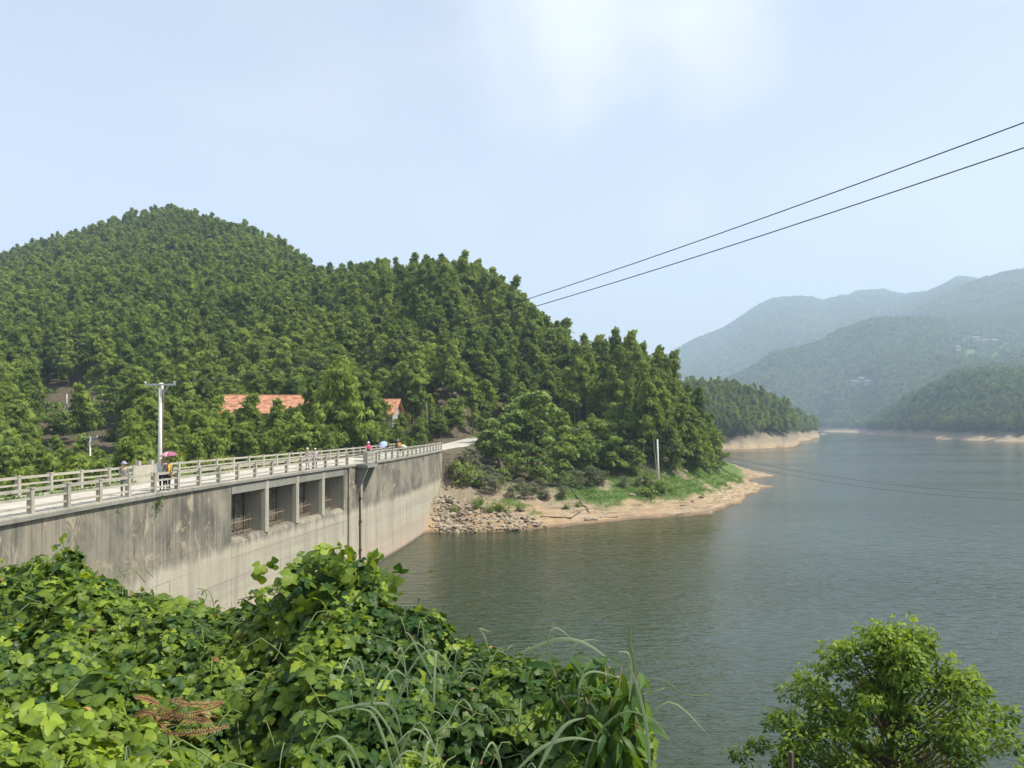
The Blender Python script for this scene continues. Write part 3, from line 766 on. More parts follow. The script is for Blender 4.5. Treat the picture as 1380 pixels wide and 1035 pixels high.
# ================================================================== RAILINGS
post_me = MB().box((0, 0, .49), (.20, .20, .98)).box((0, 0, 1.0), (.25, .25, .07)).mesh('post')
post_me.materials.append(M['rail'])
rail_mes = {}
def rail_obj(name, a, b, w, h, parent, mat=M['rail']):
    """a unit bar scaled to length; shared data"""
    key = (w, h, mat.name)
    if key not in rail_mes:
        rm = MB().box((.5, 0, 0), (1, w, h)).mesh('rail'); rm.materials.append(mat); rail_mes[key] = rm
    o = bpy.data.objects.new(name, rail_mes[key]); link(o, parent)
    d = b - a
    o.location = a; o.scale = (d.length, 1, 1)
    o.rotation_euler = (0, -math.atan2(d.z, math.hypot(d.x, d.y)), math.atan2(d.y, d.x))
    return o
def railing(name, label, off, svals, skip=(), cat='railing', group=None):
    base, n0, t0 = dam(svals[0]); e = empty(name, (0, 0, DZ)); tag(e, label, cat, group)
    pts = []
    for s in svals:
        p, nn, t = dam(s); q = p + nn * (off(s) if callable(off) else off)
        pts.append(q)
        po = bpy.data.objects.new('post', post_me); link(po, e); po.location = (q.x, q.y, .04 + rr.uniform(-.015, .01)); po.rotation_euler = (rr.uniform(-.012, .012), rr.uniform(-.012, .012), math.atan2(nn.y, nn.x))
    for i, (a, b) in enumerate(zip(pts[:-1], pts[1:])):
        if i in skip: continue
        d = (b - a).normalized() * .1
        for z, h in ((.93, .12), (.60, .085), (.27, .085)):
            rail_obj('rail', a + d + Vector((0, 0, z + .03 + rr.uniform(-.008, .008))), b - d + Vector((0, 0, z + .03 + rr.uniform(-.008, .008))), .11, h, e)
    return e
s0 = s_of_px(42, -.1)
gap = (s_of_px(468, -.1) - s_of_px(42, -.1)) / 16.0
svN = [s0 + gap * k for k in range(-7, 17)]
railing('concrete_railing', 'grey concrete post and rail railing along the reservoir edge of the dam road', -.12, svN)
# the jut round the balcony
e = empty('balcony_railing', (0, 0, DZ)); tag(e, 'short concrete railing round the small balcony that juts over the reservoir', 'railing')
cp = []
for s, o_ in ((sb0, -.12), (sb0 + .1, 1.03), (sb1 - .1, 1.03), (sb1, -.12)):
    p, nn, t = dam(s); cp.append(p + nn * o_)
for q in cp[1:3]:
    po = bpy.data.objects.new('post', post_me); link(po, e); po.location = (q.x, q.y, -.05)
for a, b in zip(cp[:-1], cp[1:]):
    for z, h in ((.96, .12), (.63, .085), (.30, .085)):
        rail_obj('rail', a + Vector((0, 0, z)), b + Vector((0, 0, z)), .11, h, e)
sN2 = [sb1 + .0 + k * 2.2 for k in range(0, 40) if sb1 + k * 2.2 < SE - .5]
railing('concrete_railing', 'grey concrete railing on the far stretch of dam wall beyond the balcony', -.12, sN2)
sF0 = s_of_px(24, -THK + .12)
svF = [sF0 + gap * k for k in range(-7, 60) if sF0 + gap * k < SE - .3]
railing('concrete_railing', 'grey concrete railing along the valley side of the dam road, backed by trees', -THK + .12, svF, skip=(11,))
# solid parapet beside the power pole
pw = empty('parapet_block', (0, 0, 0)); tag(pw, 'short solid concrete parapet in the railing at the foot of the tall power pole', 'parapet')
sq = svF[11]
sweep('panel', sq + .12, sq + gap - .12, [(-THK + .22, DZ + .1), (-THK + .22, DZ + 1.02), (-THK + .02, DZ + 1.02), (-THK + .02, DZ + .1)], M['rail'], pw)
for s in (sq + .55, sq + gap - .55):
    sweep('stub_post', s - .12, s + .12, [(-THK + .24, DZ + 1.02), (-THK + .24, DZ + 1.3), (-THK, DZ + 1.3), (-THK, DZ + 1.02)], M['rail'], pw)

# ================================================================== BANK ROAD
V = []; F = []
rp = []
for (a, b) in zip(ROAD[:-1], ROAD[1:]):
    for k in range(6): rp.append((a[0] + (b[0] - a[0]) * k / 6, a[1] + (b[1] - a[1]) * k / 6))
for i in range(len(rp)):
    p = np.array(rp[i]); q = np.array(rp[min(i + 1, len(rp) - 1)]); r_ = np.array(rp[max(i - 1, 0)])
    t = (q - r_) / np.linalg.norm(q - r_); nrm = np.array([t[1], -t[0]])
    zc = float(np.interp(p[1], RZ_Y, RZ_Z)) - .06
    if p[1] < 112.5: zc = DZ - .14
    for o_ in ((-2.3, 0, 2.3) if p[1] > 122 else (-2.2, 0, 1.9)):
        w = p + nrm * o_; V.append((w[0], w[1], zc + .12 - (0.0 if o_ == 0 else .04)))
    for o_ in ((3.2, -3.2) if p[1] > 122 else (2.35, -2.35)):
        w = p + nrm * o_; V.append((w[0], w[1], zc - .9))
for i in range(len(rp) - 1):
    b = i * 5; c = b + 5
    F += [(b, b + 1, c + 1, c), (b + 1, b + 2, c + 2, c + 1), (b + 2, b + 3, c + 3, c + 2), (b + 4, b, c, c + 4)]
tag(new_obj('bank_road', mesh_py('bank_road', V, F), M['road']), kind='structure')

# ================================================================== FOLIAGE TOOLKIT
def rotmats(n, tilt=None, yaw=None, roll=None):
    """matrices (n,3,3): local y = leaf axis, local z = leaf normal. tilt = droop of the axis below horizontal"""
    yaw = rng.uniform(0, 2 * np.pi, n) if yaw is None else yaw
    tilt = rng.uniform(-.3, .9, n) if tilt is None else tilt
    roll = rng.normal(0, .45, n) if roll is None else roll
    ay = np.stack([np.cos(yaw) * np.cos(tilt), np.sin(yaw) * np.cos(tilt), -np.sin(tilt)], 1)
    side = np.stack([np.sin(yaw), -np.cos(yaw), np.zeros(n)], 1)
    nor = np.cross(side, ay)
    x = side * np.cos(roll)[:, None] + nor * np.sin(roll)[:, None]
    z = np.cross(x, ay)
    return np.stack([x, ay, z], 2)

def scatter(tv, tf, pos, mats, scale, tint, vt=None):
    """join copies of a template: tv (k,3), tf (m,c)"""
    n = len(pos); k = len(tv)
    V = np.einsum('nij,kj->nki', mats, tv) * np.asarray(scale)[:, None, None] + pos[:, None, :]
    F = tf[None] + (np.arange(n) * k)[:, None, None]
    T = np.repeat(tint, k, axis=0)
    if vt is not None: T = np.clip(T + np.tile(vt, n)[:, None], 0, 1)
    return V.reshape(-1, 3), F.reshape(-1, tf.shape[1]), T

def tint_of(n, mean=.5, sd=.2):
    t = np.clip(rng.normal(mean, sd, n), 0, 1)
    return np.stack([t, t, t, np.ones(n)], 1)

def leaf_template(rows, fold=.18, droop=.25, asym=0):
    """rows: (t, halfwidth); returns quads on both sides of a midrib"""
    V = []; F = []
    for t, w in rows:
        z = -droop * t * t
        V += [(-w, t, z + fold * w), (0, t, z), (w * (1 + asym), t, z + fold * w)]
    for i in range(len(rows) - 1):
        a = i * 3; F += [(a, a + 1, a + 4, a + 3), (a + 1, a + 2, a + 5, a + 4)]
    return np.array(V, float), np.array(F)
def joinT(parts):
    V = []; F = []; b = 0
    for v, f in parts:
        V.append(v); F.append(f + b); b += len(v)
    return np.concatenate(V), np.concatenate(F)
def xf(v, yaw=0, s=1, off=(0, 0, 0), pitch=0):
    c, s_ = math.cos(yaw), math.sin(yaw)
    A = np.array([[c, -s_, 0], [s_, c, 0], [0, 0, 1]])
    cp_, sp_ = math.cos(pitch), math.sin(pitch)
    B = np.array([[1, 0, 0], [0, cp_, -sp_], [0, sp_, cp_]])
    return (v * s) @ (A @ B).T + np.array(off)
SPRAY = (np.array([(-.02, 0, 0), (.02, 0, 0), (.30, .45, -.04), (.0, 1.0, -.28), (-.30, .45, -.04), (0, .5, .05)], float),
         np.array([(0, 1, 2, 5), (0, 5, 4, 0), (5, 2, 3, 4)]))
SPRAY = (np.array([(0, 0, 0), (.16, .40, -.03), (0, 1.0, -.30), (-.16, .40, -.03)], float), np.array([(0, 1, 2, 3)]))
TUFT = joinT([(xf(SPRAY[0], a, 1.0, (0, 0, 0), -.25 + .2 * (i % 2)), SPRAY[1]) for i, a in enumerate((-.75, -.2, .35, .9))])
BROADLEAF = leaf_template([(0, .02), (.3, .27), (.65, .25), (1, .0)], .2, .2)
BL4 = joinT([(xf(BROADLEAF[0], a, s, (0, 0, 0), p), BROADLEAF[1]) for a, s, p in ((0, 1, -.2), (1.3, .85, .1), (-1.4, .9, 0), (2.9, .8, .2))])

def bamboo(seed, H=13.0, Rw=1.9, dens=1.0, low=.30, lean=1.0):
    g = np.random.default_rng(seed)
    la = g.uniform(0, 2 * np.pi); ln = lean * g.uniform(.6, 1.5)
    def cul(t):
        b = ln * t ** 2.6
        return np.stack([np.cos(la) * b, np.sin(la) * b, H * (t - .06 * t ** 6 * ln)], -1)
    pos = []; yw = []; tl = []; tn = []; sz = []
    nbr = 34
    for b in range(nbr):
        t0 = low + (1 - low) * ((b + g.uniform(0, .8)) / nbr) ** .85
        rel = (t0 - low) / (1 - low)
        L = Rw * 1.3 * min(1, rel * 3.5 + .35) * (1.05 - rel) ** .8 * g.uniform(.45, 1.5)
        a = g.uniform(0, 2 * np.pi); n = int((23 + 21 * L) * dens)
        q = g.beta(1.6, 1.1, n)
        base = cul(np.full(n, t0)); rise = g.uniform(.35, .8)
        wv = .16 + .30 * q * min(1, L / 2)
        p = base + np.stack([np.cos(a) * L * q, np.sin(a) * L * q, L * (rise * q - (rise + g.uniform(.05, .45)) * q ** 2.2)], 1) + g.normal(0, 1, (n, 3)) * wv[:, None] * np.array([1, 1, .62])
        pos.append(p); yw.append(a + g.normal(0, .9, n)); tl.append(g.uniform(.15, 1.25, n)); sz.append(g.uniform(.32, .72, n))
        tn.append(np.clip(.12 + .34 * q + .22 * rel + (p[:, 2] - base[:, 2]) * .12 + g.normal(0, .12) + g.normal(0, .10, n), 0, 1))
    # arching feathery tip
    n = int(60 * dens); q = .78 + .26 * g.uniform(0, 1, n) ** 1.3; ct = cul(q)
    pos.append(ct + g.normal(0, 1, (n, 3)) * (np.interp(q, [.78, 1.04], [.60, .06]))[:, None]); yw.append(la + g.normal(0, 1, n)); tl.append(g.uniform(.3, 1.3, n)); sz.append(g.uniform(.28, .5, n)); tn.append(np.clip(g.normal(.6, .15, n), 0, 1))
    pos = np.concatenate(pos); yw = np.concatenate(yw); tl = np.concatenate(tl); tn = np.concatenate(tn); sz = np.concatenate(sz); n = len(pos)
    mats = rotmats(n, tl, yw, g.normal(0, .5, n))
    T = np.stack([tn, tn, tn, np.ones(n)], 1)
    V, F, T = scatter(TUFT[0], TUFT[1], pos, mats, sz, T)
    me = mesh_np('crown', V, F, T)
    pts = [Vector(cul(np.array(q))) for q in np.linspace(0, .93, 9)]
    tm = MB().tube(pts, [.075 * (1 - .8 * q) for q in np.linspace(0, 1, 9)], 5).mesh('culm')
    tm.materials.append(M['culm'])
    return tm, me

def broad_tree(seed, H=7.0, Rw=3.0, n=900, leaf=.42, low=.2, mat=None, clumps=22, tmean=.45):
    g = np.random.default_rng(seed)
    cz = H * (low + (1 - low) * g.uniform(.1, .95, clumps)); ca = g.uniform(0, 2 * np.pi, clumps)
    pr = np.sin(np.clip((cz / H - low) / (1 - low), .05, 1) * np.pi * .8 + .35)
    crr = Rw * pr * g.uniform(.35, .85, clumps)
    cc = np.stack([np.cos(ca) * crr, np.sin(ca) * crr, cz], 1)
    cs = Rw * g.uniform(.26, .5, clumps)
    k = g.integers(0, clumps, n)
    d = g.normal(0, 1, (n, 3)); d /= np.linalg.norm(d, axis=1)[:, None]
    d[:, 2] = np.abs(d[:, 2]) * 1.0 - .25
    rad = cs[k] * g.uniform(.45, 1.05, n) ** .5
    pos = cc[k] + d * rad[:, None] * np.array([1, 1, .75])
    yaw = np.arctan2(d[:, 1], d[:, 0]) + g.normal(0, .8, n)
    mats = rotmats(n, g.uniform(-.4, .9, n), yaw, g.normal(0, .6, n))
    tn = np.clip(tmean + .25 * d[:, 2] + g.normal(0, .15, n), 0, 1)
    V, F, T = scatter(BL4[0], BL4[1], pos, mats, leaf * g.uniform(.7, 1.3, n), np.stack([tn, tn, tn, np.ones(n)], 1))
    me = mesh_np('crown', V, F, T)
    mb = MB(); top = Vector((g.uniform(-.3, .3), g.uniform(-.3, .3), H * .6))
    mb.tube([(0, 0, -.4), (0.05, 0, H * .25), top], [.14 * H / 7, .11 * H / 7, .05], 6)
    for i in range(0, clumps, 2):
        mb.tube([top * (.35 + .3 * (i % 3) / 3), Vector(cc[i]) * .6 + top * .2, Vector(cc[i])], [.06, .04, .015], 4)
    tm = mb.mesh('trunk'); tm.materials.append(M['bark'])
    return tm, me

BAM = []
for i in range(8):
    H = [13, 12, 14, 11.5, 13.5, 12.5, 10.5, 14.5][i]
    a = bamboo(100 + i, H, [1.9, 2.1, 1.7, 2.2, 1.8, 2.0, 2.2, 1.6][i], 1.0, [.3, .25, .36, .22, .4, .3, .2, .34][i], [1.2, .8, 1.6, 1.0, 1.8, 1.3, .9, 1.1][i])
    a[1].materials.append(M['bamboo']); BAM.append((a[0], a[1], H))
BRD = []
for i in range(6):
    H = [6.5, 5, 8, 3.4, 2.6, 6][i]
    a = broad_tree(200 + i, H, [2.8, 2.6, 3.3, 2.0, 1.8, 2.4][i], [950, 750, 1100, 520, 420, 800][i], [.36, .32, .40, .26, .24, .34][i], [.12, .05, .2, .0, .0, .05][i])
    a[1].materials.append(M['broad']); BRD.append((a[0], a[1], H))
DRY = []
for i in range(3):
    a = broad_tree(230 + i, [3.4, 2.4, 4.2][i], [2.0, 1.6, 2.4][i], [900, 650, 1050][i], .17, 0, clumps=24)
    a[1].materials.append(M['drybush']); DRY.append((a[0], a[1], [3.4, 2.4, 4.2][i]))

def plant_tree(name, proto, loc, rz, sc, label, cat, group=None, trunkname='trunk', tiltx=0, tilty=0):
    e = bpy.data.objects.new(name, None); COL.objects.link(e)
    e.location = loc; e.rotation_euler = (tiltx, tilty, rz); e.scale = (sc, sc, sc)
    tag(e, label, cat, group)
    t = bpy.data.objects.new(trunkname, proto[0]); link(t, e)
    c = bpy.data.objects.new('crown', proto[1]); link(c, e)
    return e

# ------------------------------------------------------------------ where trees stand
def jgrid(u0, u1, y0, y1, sp, seed):
    g = np.random.default_rng(seed)
    xs = np.arange(u0 * y1 if u0 < 0 else u0 * y0, u1 * y1 if u1 > 0 else u1 * y0, sp); ys = np.arange(y0, y1, sp)
    X, Y = np.meshgrid(xs, ys); X = X.ravel() + g.uniform(-.48, .48, X.size) * sp; Y = Y.ravel() + g.uniform(-.48, .48, Y.size) * sp
    U = X / Y; k = (U > u0) & (U < u1)
    return X[k], Y[k]
# how high the ground in front reaches, seen from the place (hidden far sides get no trees)
_el = (ZZ - HC) / YY
_cm = np.maximum.accumulate(np.where(YY > 30, _el, -1), axis=0)
def seen(X, Y, Z, h):
    U = X / Y
    ci = np.clip(np.searchsorted((pxs - 690) / FPX, U), 0, nc - 1)
    ri = np.clip(np.searchsorted(Ys, Y * .97) - 1, 0, nr - 1)
    return (Z + h * 1.25 - HC) / Y > _cm[ri, ci] - .004

def in_poly(x, y, poly):
    r = np.zeros(np.shape(x), bool); n = len(poly)
    for i in range(n):
        x0, y0 = poly[i]; x1, y1 = poly[(i + 1) % n]
        c = ((y0 > y) != (y1 > y)) & (x < (x1 - x0) * (y - y0) / (y1 - y0 + 1e-12) + x0)
        r ^= c
    return r

HOUSES = [(-37.2, 117.5, 14.5), (-23.4, 124, 12.5)]   # x, y, width
def hill_trees(sp):
    X, Y = jgrid(-.72, .30, 44, 470, sp, 71)
    Z = terrain(X, Y); P = 690 + FPX * X / Y; PY = HOR - (Z - HC) / Y * FPX
    k = Y > 0
    # keep off the dam, the lake and the bare bank
    dx = np.interp(Y, _yy, _xs)
    k &= ~((Y < 121) & (X > dx - THK - 3.2))
    k &= ~((X > -14) & (Z < 6.0 + (P > 880) * -2.2))
    k &= ~((X > -14) & (P < 1000) & (Y < 126))
    k &= (Z > -3.5)
    k &= ~((Z < 4.2) & (X > -10))
    k &= road_dist(X, Y) > 3.1
    k &= ~((P > 965))
    k &= ~((P > 80) & (P < 135) & (Y > 78) & (Y < 86.5) & (np.abs(P - 121) < 14))
    for hx, hy, w in HOUSES:
        k &= ~((np.abs(X - hx) < w / 2 + 2) & (Y > hy - 4.5) & (Y < hy + 8))
    # thin out in front of the houses and on the scrubby slope with small poles
    g = np.random.default_rng(3).uniform(0, 1, X.size)
    front = (P > 285) & (P < 560) & (Y < 116)
    k &= ~(front & (Y > 104) & (g < .6))
    bare = (P > 38) & (P < 172) & (Y > 98) & (Y < 170)
    k &= ~(bare & (g < .90))
    X, Y, Z, P = X[k], Y[k], Z[k], P[k]
    k = seen(X, Y, Z, 12)
    return X[k], Y[k], Z[k], P[k]

hx_, hy_, hz_, hp_ = hill_trees(3.45)
g5 = np.random.default_rng(17)
hs_ = g5.uniform(.78, 1.12, len(hx_))
# shorter growth in the valley before the houses and along the road
vall = (hp_ < 620) & (hy_ < 116)
hs_ = np.where(vall, hs_ * np.interp(hp_, [-100, 200, 300, 560], [.92, .86, .70, .62]), hs_)
_cap = (pz(571 + g5.uniform(0, 30, len(hx_)), hy_) - hz_) / 13.0
hs_ = np.where((hp_ > 30) & (hp_ < 168) & (hy_ < 116), np.minimum(hs_, np.maximum(_cap, .3)), hs_)
hs_ = np.where((hp_ > 560) & (hp_ < 840) & (hy_ < 143), hs_ * .5, hs_)
hs_ = np.where((hp_ > 780) & (hp_ < 905), hs_ * 1.10, hs_)
hs_ = np.where((hp_ > 925), hs_ * .85, hs_)
hs_ = np.where((hp_ > 430) & (hy_ > 160) & (hp_ < 800), hs_ * .99, hs_)
hs_ = hs_ * (1 + .20 * fbm(hx_ / 16, hy_ / 16, 2, 303))
hs_ = np.where(hy_ > 200, hs_ * .95, hs_)
big = hs_ * 13 / hy_ * FPX
inview = (hp_ > -15) & (hp_ < 1395)
order = np.argsort(-np.where(inview, big, -1))
near_set = set(order[:292].tolist())
print('hill trees', len(hx_))
ORD = ['first', 'second', 'third', 'fourth', 'fifth', 'sixth', 'seventh', 'eighth', 'ninth', 'tenth', 'eleventh', 'twelfth', 'thirteenth', 'fourteenth', 'fifteenth', 'sixteenth', 'seventeenth', 'eighteenth', 'nineteenth', 'twentieth',
       'twenty-first', 'twenty-second', 'twenty-third', 'twenty-fourth', 'twenty-fifth', 'twenty-sixth', 'twenty-seventh', 'twenty-eighth', 'twenty-ninth', 'thirtieth']
def zone(P, Y):
    """(label stem, group, whether they stand apart enough to be counted)"""
    if Y < 116 and P < 590:
        if P < 60: return 'feathery bamboo behind the railing at the far left of the dam', 'valley bamboos far left', 0
        if P < 130: return 'feathery bamboo behind the railing, left of the small valley pole', 'valley bamboos left of the small pole', 0
        if P < 205: return 'feathery bamboo behind the railing, between the small valley pole and the tall power pole', 'valley bamboos between the poles', 0
        if P < 300: return 'feathery bamboo behind the railing, between the tall power pole and the long house', 'valley bamboos right of the power pole', 0
        if P < 415: return 'low bamboo between the dam railing and the long orange roofed house', 'bamboos before the long house', 0
        return 'low bamboo between the dam railing and the right orange roofed house', 'bamboos before the right house', 0
    if P < 200: return 'tall bamboo at the foot of the hill, behind the brown slope', 'bamboos behind the brown slope', 0
    if P < 420: return 'tall bamboo at the foot of the hill, behind the long orange roofed house', 'bamboos behind the long house', 0
    if P < 590: return 'tall bamboo at the foot of the hill, behind the right house and wooden pole', 'bamboos behind the right house', 0
    if P < 770: return 'tall slim bamboo along the bank road above the rocky shore', 'bamboos by the bank road', 1
    if P < 888: return 'tall plumed bamboo on the point left of the bare shore pole', 'bamboos on the point', 1
    return 'tall plumed bamboo on the point right of the bare shore pole', 'bamboos at the tip of the point', 1
zc_ = {}
for i in sorted(order[:292].tolist(), key=lambda i: hp_[i]):
    v = int(g5.integers(0, 8)); lb, gr, cnt = zone(hp_[i], hy_[i])
    k_ = zc_.get(gr, 0); zc_[gr] = k_ + 1
    if cnt and k_ < 30: lb = lb + ', %s from the left' % ORD[k_]
    tall = 785 < hp_[i] < 945
    if tall: v = (2, 7, 4, 0)[v % 4]
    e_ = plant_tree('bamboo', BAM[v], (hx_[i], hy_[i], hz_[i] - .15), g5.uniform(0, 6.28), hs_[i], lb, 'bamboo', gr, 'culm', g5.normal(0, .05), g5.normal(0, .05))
    if tall: e_.scale = (hs_[i] * .84, hs_[i] * .84, hs_[i] * g5.uniform(.98, 1.22))
# the ones that stand out in front of the houses, by the height their tips reach
for p, py, Y, v, lb in [(326, 520, 101, 2, 'slim bamboo whose tip crosses the left half of the long orange roof'), (300, 548, 98, 5, 'bushy bamboo at the left end of the long orange roof'),
                        (378, 532, 103, 7, 'thin bamboo whose tip crosses the right half of the long orange roof'), (430, 505, 98, 1, 'tall bright bamboo between the two orange roofed houses, left one'),
                        (458, 484, 96, 3, 'tallest bright bamboo between the two orange roofed houses'), (474, 552, 97, 0, 'bright bamboo in front of the left end of the right orange roof'),
                        (538, 556, 106, 6, 'low leafy bamboo in front of the right end of the right orange roofed house'), (506, 560, 100, 5, 'round topped bamboo in front of the middle of the right orange roof'), (406, 556, 92, 6, 'low bushy bamboo below the gable of the long house')]:
    x = px(p, Y); z = float(terrain(x, Y)); sc = (pz(py, Y) - z) / (BAM[v][2] * .97)
    plant_tree('bamboo', BAM[v], (x, Y, z - .15), g5.uniform(0, 6.28), sc, lb, 'bamboo', None, 'culm')

# ------------------------------------------------------------------ instanced forests (the mass that nobody could count)
protos = bpy.data.collections.new('foliage_sources')
def src(me, name):
    o = bpy.data.objects.new(name, me); protos.objects.link(o); return o
def collection_of(name, meshes):
    c = bpy.data.collections.new(name)
    for i, m_ in enumerate(meshes):
        o = bpy.data.objects.new('%s_source' % name, m_); c.objects.link(o)
    return c
def far_clump(seed, H, Rw, n, ls, mat, shape='bam'):
    g = np.random.default_rng(seed)
    t = g.beta(1.5, 1.0, n); yaw = g.uniform(0, 2 * np.pi, n)
    prof = np.sin(np.clip(t * .93 + .10, 0, 1) * np.pi) ** .7
    r = Rw * prof * g.uniform(.4, 1.05, n) ** .5
    pos = np.stack([np.cos(yaw) * r, np.sin(yaw) * r, H * (.12 + .86 * t)], 1)
    mats = rotmats(n, g.uniform(-.1, 1.2, n), yaw + g.normal(0, .5, n), g.normal(0, .5, n))
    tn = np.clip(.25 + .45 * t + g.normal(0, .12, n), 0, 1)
    V, F, T = scatter(TUFT[0], TUFT[1], pos, mats, ls * g.uniform(.7, 1.3, n), np.stack([tn, tn, tn, np.ones(n)], 1))
    me = mesh_np('clump', V, F, T); me.materials.append(mat); return me
def bam_joined(proto):
    """crown + culm in one mesh for the instanced mass"""
    bm = bmesh.new(); bm.from_mesh(proto[1])
    me2 = proto[0].copy(); nv = len(bm.verts); nf = len(bm.faces)
    bm.from_mesh(me2)
    bm.faces.ensure_lookup_table()
    for f in bm.faces[nf:]: f.material_index = 1
    me = bpy.data.meshes.new('bamboo_source'); bm.to_mesh(me); bm.free()
    me.materials.clear(); me.materials.append(M['bamboo']); me.materials.append(M['culm'])
    return me
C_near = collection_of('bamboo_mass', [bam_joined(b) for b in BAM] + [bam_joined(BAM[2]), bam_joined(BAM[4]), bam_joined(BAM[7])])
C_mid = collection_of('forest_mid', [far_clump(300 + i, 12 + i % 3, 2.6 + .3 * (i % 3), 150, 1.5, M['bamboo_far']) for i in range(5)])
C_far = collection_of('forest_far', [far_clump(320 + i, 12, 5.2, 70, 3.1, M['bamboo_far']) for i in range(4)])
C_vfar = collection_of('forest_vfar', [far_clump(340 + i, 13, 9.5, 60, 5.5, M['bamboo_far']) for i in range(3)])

def instancer(name, pts, scales, coll, label=None, cat=None, seed=1, tilt=.06, kind='stuff'):
    me = bpy.data.meshes.new(name)
    n = len(pts)
    me.vertices.add(n); me.vertices.foreach_set('co', np.asarray(pts, np.float32).ravel())
    a = me.attributes.new('s', 'FLOAT', 'POINT'); a.data.foreach_set('value', np.asarray(scales, np.float32))
    g = np.random.default_rng(seed)
    rot = np.stack([g.normal(0, tilt, n), g.normal(0, tilt, n), g.uniform(0, 6.283, n)], 1).astype(np.float32)
    a = me.attributes.new('rot', 'FLOAT_VECTOR', 'POINT'); a.data.foreach_set('vector', rot.ravel())
    o = bpy.data.objects.new(name, me); link(o)
    ng = bpy.data.node_groups.new(name + '_nodes', 'GeometryNodeTree')
    ng.interface.new_socket('Geometry', in_out='INPUT', socket_type='NodeSocketGeometry')
    ng.interface.new_socket('Geometry', in_out='OUTPUT', socket_type='NodeSocketGeometry')
    N, L = ng.nodes, ng.links
    gi = N.new('NodeGroupInput'); go = N.new('NodeGroupOutput')
    mp_ = N.new('GeometryNodeMeshToPoints'); ip = N.new('GeometryNodeInstanceOnPoints')
    ci = N.new('GeometryNodeCollectionInfo'); ci.inputs['Collection'].default_value = coll
    ci.inputs['Separate Children'].default_value = True; ci.inputs['Reset Children'].default_value = True
    sa = N.new('GeometryNodeInputNamedAttribute'); sa.data_type = 'FLOAT'; sa.inputs['Name'].default_value = 's'
    ra = N.new('GeometryNodeInputNamedAttribute'); ra.data_type = 'FLOAT_VECTOR'; ra.inputs['Name'].default_value = 'rot'
    L.new(gi.outputs[0], mp_.inputs[0]); L.new(mp_.outputs[0], ip.inputs['Points'])
    L.new(ci.outputs[0], ip.inputs['Instance']); ip.inputs['Pick Instance'].default_value = True
    L.new(sa.outputs['Attribute'], ip.inputs['Scale']); 
    L.new(ra.outputs['Attribute'], ip.inputs['Rotation'])
    L.new(ip.outputs[0], go.inputs[0])
    md = o.modifiers.new('instances', 'NODES'); md.node_group = ng
    tag(o, label, cat, None, kind)
    return o

rest = np.array([i for i in range(len(hx_)) if i not in near_set])
nearer = rest[hy_[rest] < 235]; farther = rest[hy_[rest] >= 235]
for nm, ids, C in (('hillside_bamboo_forest', nearer, C_near), ('hilltop_bamboo_forest', farther, C_near)):
    pts = np.stack([hx_[ids], hy_[ids], hz_[ids] - .2], 1)
    instancer(nm, pts, hs_[ids], C, {'hillside_bamboo_forest': 'dense green bamboo forest covering the lower hillside behind the dam', 'hilltop_bamboo_forest': 'dense bamboo forest covering the upper hill up to its pointed summit'}[nm], 'forest')

def far_forest(name, u0, u1, y0, y1, sp, coll, h, label, seed, cond=None, sc=(.8, 1.2), zmin=7.5):
    X, Y = jgrid(u0, u1, y0, y1, sp, seed)
    Z = terrain(X, Y); P = 690 + FPX * X / Y; PY = HOR - (Z - HC) / Y * FPX
    k = (Z > zmin) & seen(X, Y, Z, h)
    if cond is not None: k &= cond(X, Y, Z, P, PY)
    X, Y, Z = X[k], Y[k], Z[k]
    g = np.random.default_rng(seed + 1)
    print(name, len(X))
    return instancer(name, np.stack([X, Y, Z - .3], 1), g.uniform(sc[0], sc[1], len(X)), coll, label, 'forest', seed)
far_forest('point_forest', .14, .41, 400, 860, 3.6, C_near, 13, 'hazy dark green bamboo wood on the second point across the water', 81, zmin=5.6)
def not_clear(X, Y, Z, P, PY):
    n = fbm(X / 60, Y / 60, 3, 91)
    field = in_poly(P + n * 14, PY + n * 8, [(1262, 486), (1272, 474), (1296, 466), (1300, 456), (1352, 458), (1372, 478), (1352, 490), (1310, 492)]) & (Y > 1150)
    ham = in_poly(P, PY, [(1143, 526), (1143, 508), (1182, 508), (1184, 526)]) & (Y > 1150)
    tea = (n > .5) & (P > 1230) & (Y > 1150)
    gg = np.random.default_rng(4).uniform(0, 1, X.size)
    return ~((field & (gg < .80)) | ham | (tea & (Y < 2300)))
far_forest('far_shore_forest', .35, .86, 560, 1250, 4.8, C_mid, 12, 'bushy green wood on the right far shore of the lake', 83, not_clear, zmin=5.6)
far_forest('ridge_forest', .16, .86, 1250, 2250, 8.5, C_far, 12, 'wooded middle ridge fading into haze across the lake', 85, not_clear, (.75, 1.15))
far_forest('mountain_forest', .16, .86, 2250, 4000, 15, C_vfar, 13, 'forest on the blue hazy mountains at the horizon', 87, None, (.7, 1.1))

